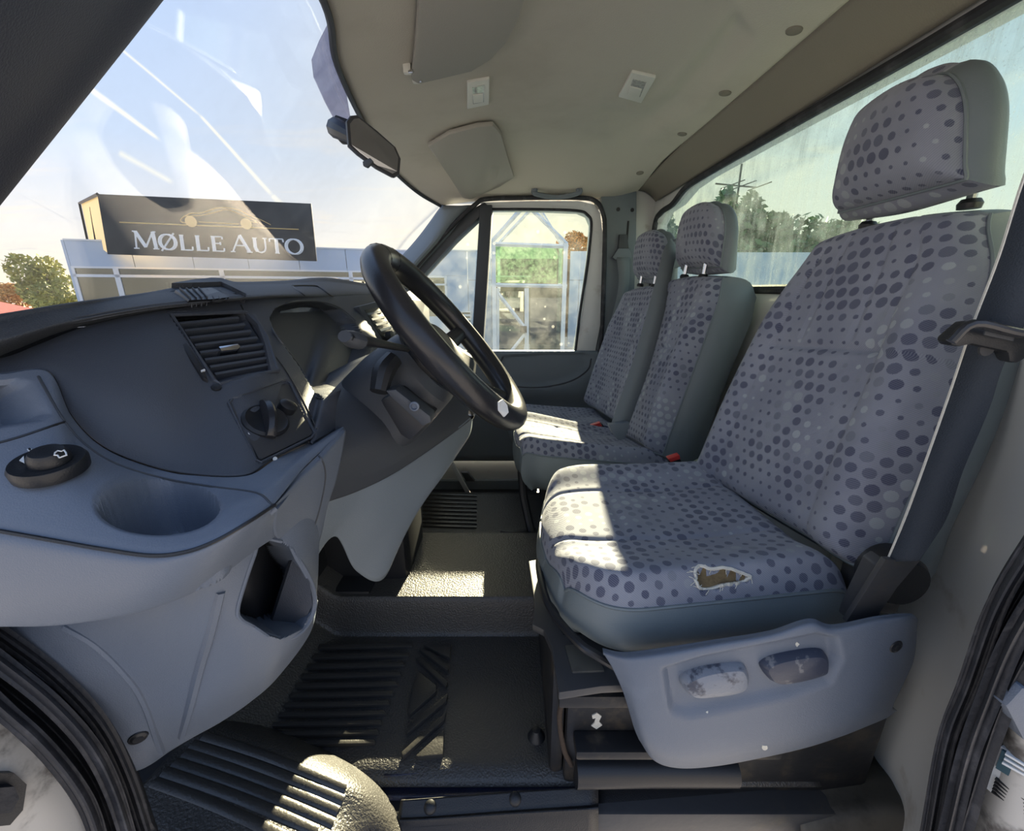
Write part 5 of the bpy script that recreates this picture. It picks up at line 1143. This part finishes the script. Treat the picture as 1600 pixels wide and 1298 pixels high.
# variable width: build between the two edges
def webbing(name, left, right, m, parent, sm=6, t=.0016):
    A = crs(left, sm); B = crs(right, sm); n = len(A); v = []
    for a, b in zip(A, B): v += [a, b]
    return obj(name, v, [(2*i, 2*i+1, 2*i+3, 2*i+2) for i in range(n-1)], m, parent, thick=t, off=0)
Lp = [V(1652, 150, y=.335), V(1600, 280, y=.34), V(1562, 400, y=.345), V(1520, 510, y=.35), V(1482, 622, y=.358), V(1440, 740, y=.365), V(1412, 815, y=.37), V(1386, 878, y=.372)]
Rp = [V(1760, 260, y=.31), V(1692, 330, y=.315), V(1640, 440, y=.32), V(1572, 560, y=.33), V(1545, 640, y=.337), V(1505, 735, y=.345), V(1478, 812, y=.35), V(1436, 876, y=.352)]
webbing('webbing', Lp, Rp, M['belt'], db)
tube('stitched_edge', Lp, .0013, M['fray'], db, sm=8, n=5)
plate('lower_webbing', [(1384, 874), (1438, 876), (1402, 918), (1366, 972), (1322, 972)], M['steel'], db, y=.366, t=.006, bevel=.001)
lathe('reel', [(.001, 0), (.026, 0), (.030, .006), (.030, .035), (.001, .035)], V(1416, 914, y=.385), (0, 1, 0), M['black'], db, n=32)
plate('anchor_tongue', [(1340, 950), (1372, 885), (1386, 876), (1352, 972), (1330, 975)], M['steel'], db, y=.372, t=.02, bevel=.002)
cl = plate('adjuster_clip', [(1484, 530), (1516, 503), (1524, 502), (1640, 532), (1625, 548), (1590, 568), (1578, 566), (1576, 550), (1520, 538), (1502, 542), (1488, 540)], M['black'], db, y=.325, t=.012, bevel=.004)
tube('clip_bar', [V(1486, 534, y=.314), V(1520, 506, y=.312), V(1580, 518, y=.312), V(1650, 532, y=.312)], .0035, M['gloss'], cl, sm=4)
plate('clip_label', [(1540, 517), (1586, 527), (1583, 533), (1538, 523)], M['cowl'], cl, y=.3165, t=.001, bevel=0)
lathe('clip_screw', [(.001, .002), (.006, .002), (.006, 0)], V(1539, 544, y=.333), (0, -1, 0), M['steel'], db, n=12)
pb = thing('seat_belt', V(965, 665, y=1.08), 'grey centre passenger seat belt hanging between the passenger headrests', 'seat belt')
webbing('webbing', [V(1048, 372, y=1.32), V(1036, 394, y=1.25), V(1016, 470, y=1.18), V(990, 560, y=1.14), V(966, 630, y=1.10), V(953, 668, y=1.08)], [V(1062, 392, y=1.32), V(1055, 404, y=1.25), V(1040, 480, y=1.18), V(1017, 566, y=1.14), V(994, 632, y=1.10), V(981, 668, y=1.08)], M['belt2'], pb)
plate('buckle_tongue', [(951, 664), (984, 660), (982, 670), (976, 686), (966, 688), (956, 676)], M['grey2'], pb, y=1.06, t=.02, bevel=.002)
rb = thing('belt_buckle', V(935, 672, y=1.28), 'black belt buckle with red button on the passenger bench', 'buckle', 'belt buckles with red buttons')
plate('buckle_body', [(925, 666), (941, 662), (955, 680), (940, 684)], M['black'], rb, y=1.29, t=.02, bevel=.002); plate('release_button', [(923, 665), (938, 660), (941, 666), (928, 669)], M['red'], rb, y=1.285, t=.018, bevel=.001)
rb = thing('belt_buckle', V(1056, 720, y=.80), 'belt buckle with red button between driver cushion and backrest', 'buckle', 'belt buckles with red buttons')
plate('buckle_body', [(1046, 720), (1062, 716), (1078, 740), (1055, 744)], M['black'], rb, y=.812, t=.02, bevel=.002); plate('release_button', [(1044, 717), (1062, 711), (1063, 717), (1048, 722)], M['red'], rb, y=.806, t=.016, bevel=.001)
# far pillar belt with height adjuster
fb = thing('seat_belt', V(970, 400, y=1.9), 'grey outer passenger seat belt on the far door pillar', 'seat belt')
plate('belt_loop', [(957, 402), (966, 388), (984, 388), (987, 400), (984, 405), (962, 406)], M['grey2'], fb, y=1.905, t=.02, bevel=.004)
plate('guide_cover', [(968, 366), (980, 366), (983, 390), (966, 390)], M['cowl'], fb, y=1.91, t=.018, bevel=.003)
webbing('webbing', [V(964, 402, y=1.90), V(966, 450, y=1.89), V(950, 520, y=1.86), V(938, 580, y=1.84)], [V(984, 402, y=1.90), V(982, 450, y=1.89), V(966, 500, y=1.86), V(952, 570, y=1.84)], M['belt2'], fb)
# ================================================================ ceiling items
def onhead(p, lift=0.0): return cast(HEAD, *p, lift)
def visor(label, outline, hinge, t=.014):
    l0, n0 = onhead(outline[0]); base = sum([onhead(p)[0] for p in outline], Vector())/len(outline)
    vs = thing('sun_visor', base, label, 'sun visor', 'sun visors')
    pts = [onhead(p)[0] for p in outline]; n_ = Vector((0, 0, 0))
    for p in outline: n_ += onhead(p)[1]
    n_.normalize(); pts2 = [p+n_*.004 for p in pts]
    v, f = prism([p+n_*t for p in pts2], -n_*t); obj('visor_panel', v, f, M['visor'], vs, bevel=.005)
    for h in hinge:
        q, nn = onhead(h, .0); obox('hinge_clip', q+Vector((-.008, -.006, -.016)), q+Vector((.008, .006, .002)), M['bezel'], vs, bevel=.003)
        tube('hinge_pin', [q+Vector((0, 0, -.012)), q+Vector((.014, -.012, -.016))], .003, M['chrome'], vs)
    return vs
visor('large near sun visor cut off by the top of the photo', [(650, 2), (646, 60), (641, 110), (652, 117), (690, 108), (735, 97), (765, 78), (790, 50), (808, 15), (818, -20), (820, -60), (652, -60)], [(636, 101), (650, 116)])
visor('far sun visor folded up over the passenger side', [(668, 220), (700, 200), (745, 188), (770, 186), (782, 200), (793, 240), (803, 270), (780, 285), (735, 305), (722, 302), (690, 250)], [(677, 226)])
def lamp(label, quad, lens, sw_, grp='interior lamps on the headliner'):
    q = [onhead(p)[0] for p in quad]; base = sum(q, Vector())/4; n_ = sum([onhead(p)[1] for p in quad], Vector()).normalized()
    la = thing('interior_lamp', base, label, 'lamp', grp)
    pl = (base+n_*.006, n_)
    v, f = prism([onpl(p, pl) for p in quad], -n_*.008); fr = obj('lamp_frame', v, f, M['bezel'], la, bevel=.003)
    v, f = prism([onpl(p, pl, .0012) for p in lens], -n_*.003); obj('lens', v, f, M['lens'], la, bevel=.001)
    v, f = prism([onpl(p, pl, .003) for p in sw_], -n_*.003); obj('lamp_switch', v, f, M['bezel'], la, bevel=.0008)
lamp('small white rectangular lamp between the two sun visors', [(730, 130), (765, 124), (764, 164), (730, 171)], [(738, 137), (757, 133), (756, 160), (739, 163)], [(739, 149), (755, 147), (755, 160), (740, 162)])
lamp('small white rectangular lamp nearer the rear window', [(987, 114), (1025, 122), (1002, 162), (966, 152)], [(989, 124), (1010, 129), (1000, 152), (981, 147)], [(985, 136), (1003, 140), (999, 152), (981, 148)])
# grab handle over the far door
gh_ = thing('grab_handle', onhead((870, 300))[0] if onhead((870, 300))[0] else V(870, 300, y=1.9), 'grey grab handle on the headliner over the far door', 'handle')
tube('grip', [onhead((834, 295))[0], onhead((836, 297), .014)[0], onhead((870, 301), .018)[0], onhead((904, 296), .014)[0], onhead((906, 294))[0]], [.008, .009, .009, .009, .008], M['grey2'], gh_, sm=5, flat=.8)
for x in (836, 904): lathe('handle_mount', [(.011, 0), (.010, .012), (.001, .012)], onhead((x, 296))[0], onhead((x, 296))[1], M['grey2'], gh_, n=16)
# rear view mirror
rm = thing('rear_view_mirror', V(570, 215, y=.95), 'black rear-view mirror hanging from the windscreen', 'mirror')
mo = [(542, 190), (549, 181), (558, 180), (590, 205), (618, 230), (626, 248), (624, 272), (616, 276), (590, 262), (560, 240), (545, 226)]
mP = [V(*p, y=.93+(p[0]-542)*.0006) for p in mo]
nM = (mP[3]-mP[0]).cross(mP[8]-mP[0]).normalized(); nM = -nM if nM.dot(mP[0]) > 0 else nM
cM = sum(mP, Vector())/len(mP)
v = []; n_ = len(mP)
for s_, o in ((1.0, 0), (1.03, -.006), (.98, -.02), (.75, -.032), (.4, -.036)): v += [cM+(p-cM)*s_+nM*o for p in mP]
f = [(k*n_+i, k*n_+(i+1) % n_, (k+1)*n_+(i+1) % n_, (k+1)*n_+i) for k in range(4) for i in range(n_)]+[tuple(range(4*n_, 5*n_)), tuple(range(n_))]
obj('mirror_housing', v, f, M['black'], rm)
v, f = prism([cM+(p-cM)*.90+nM*.0015 for p in mP], -nM*.002); obj('mirror_face', v, f, M['mirror'], rm, smooth=False)
tube('mirror_arm', [V(525, 200, y=1.03), V(535, 205, y=1.0), V(560, 218, y=.965)], [.02, .018, .012], M['black'], rm, sm=4)
plate('mirror_mount', [(523, 178), (545, 186), (545, 222), (531, 222), (518, 206), (517, 198)], M['black'], rm, y=1.04, t=.02, bevel=.004)
plate('dip_tab', [(566, 252), (578, 246), (583, 252), (574, 262), (567, 259)], M['cowl'], rm, y=.945, t=.008, bevel=.002)
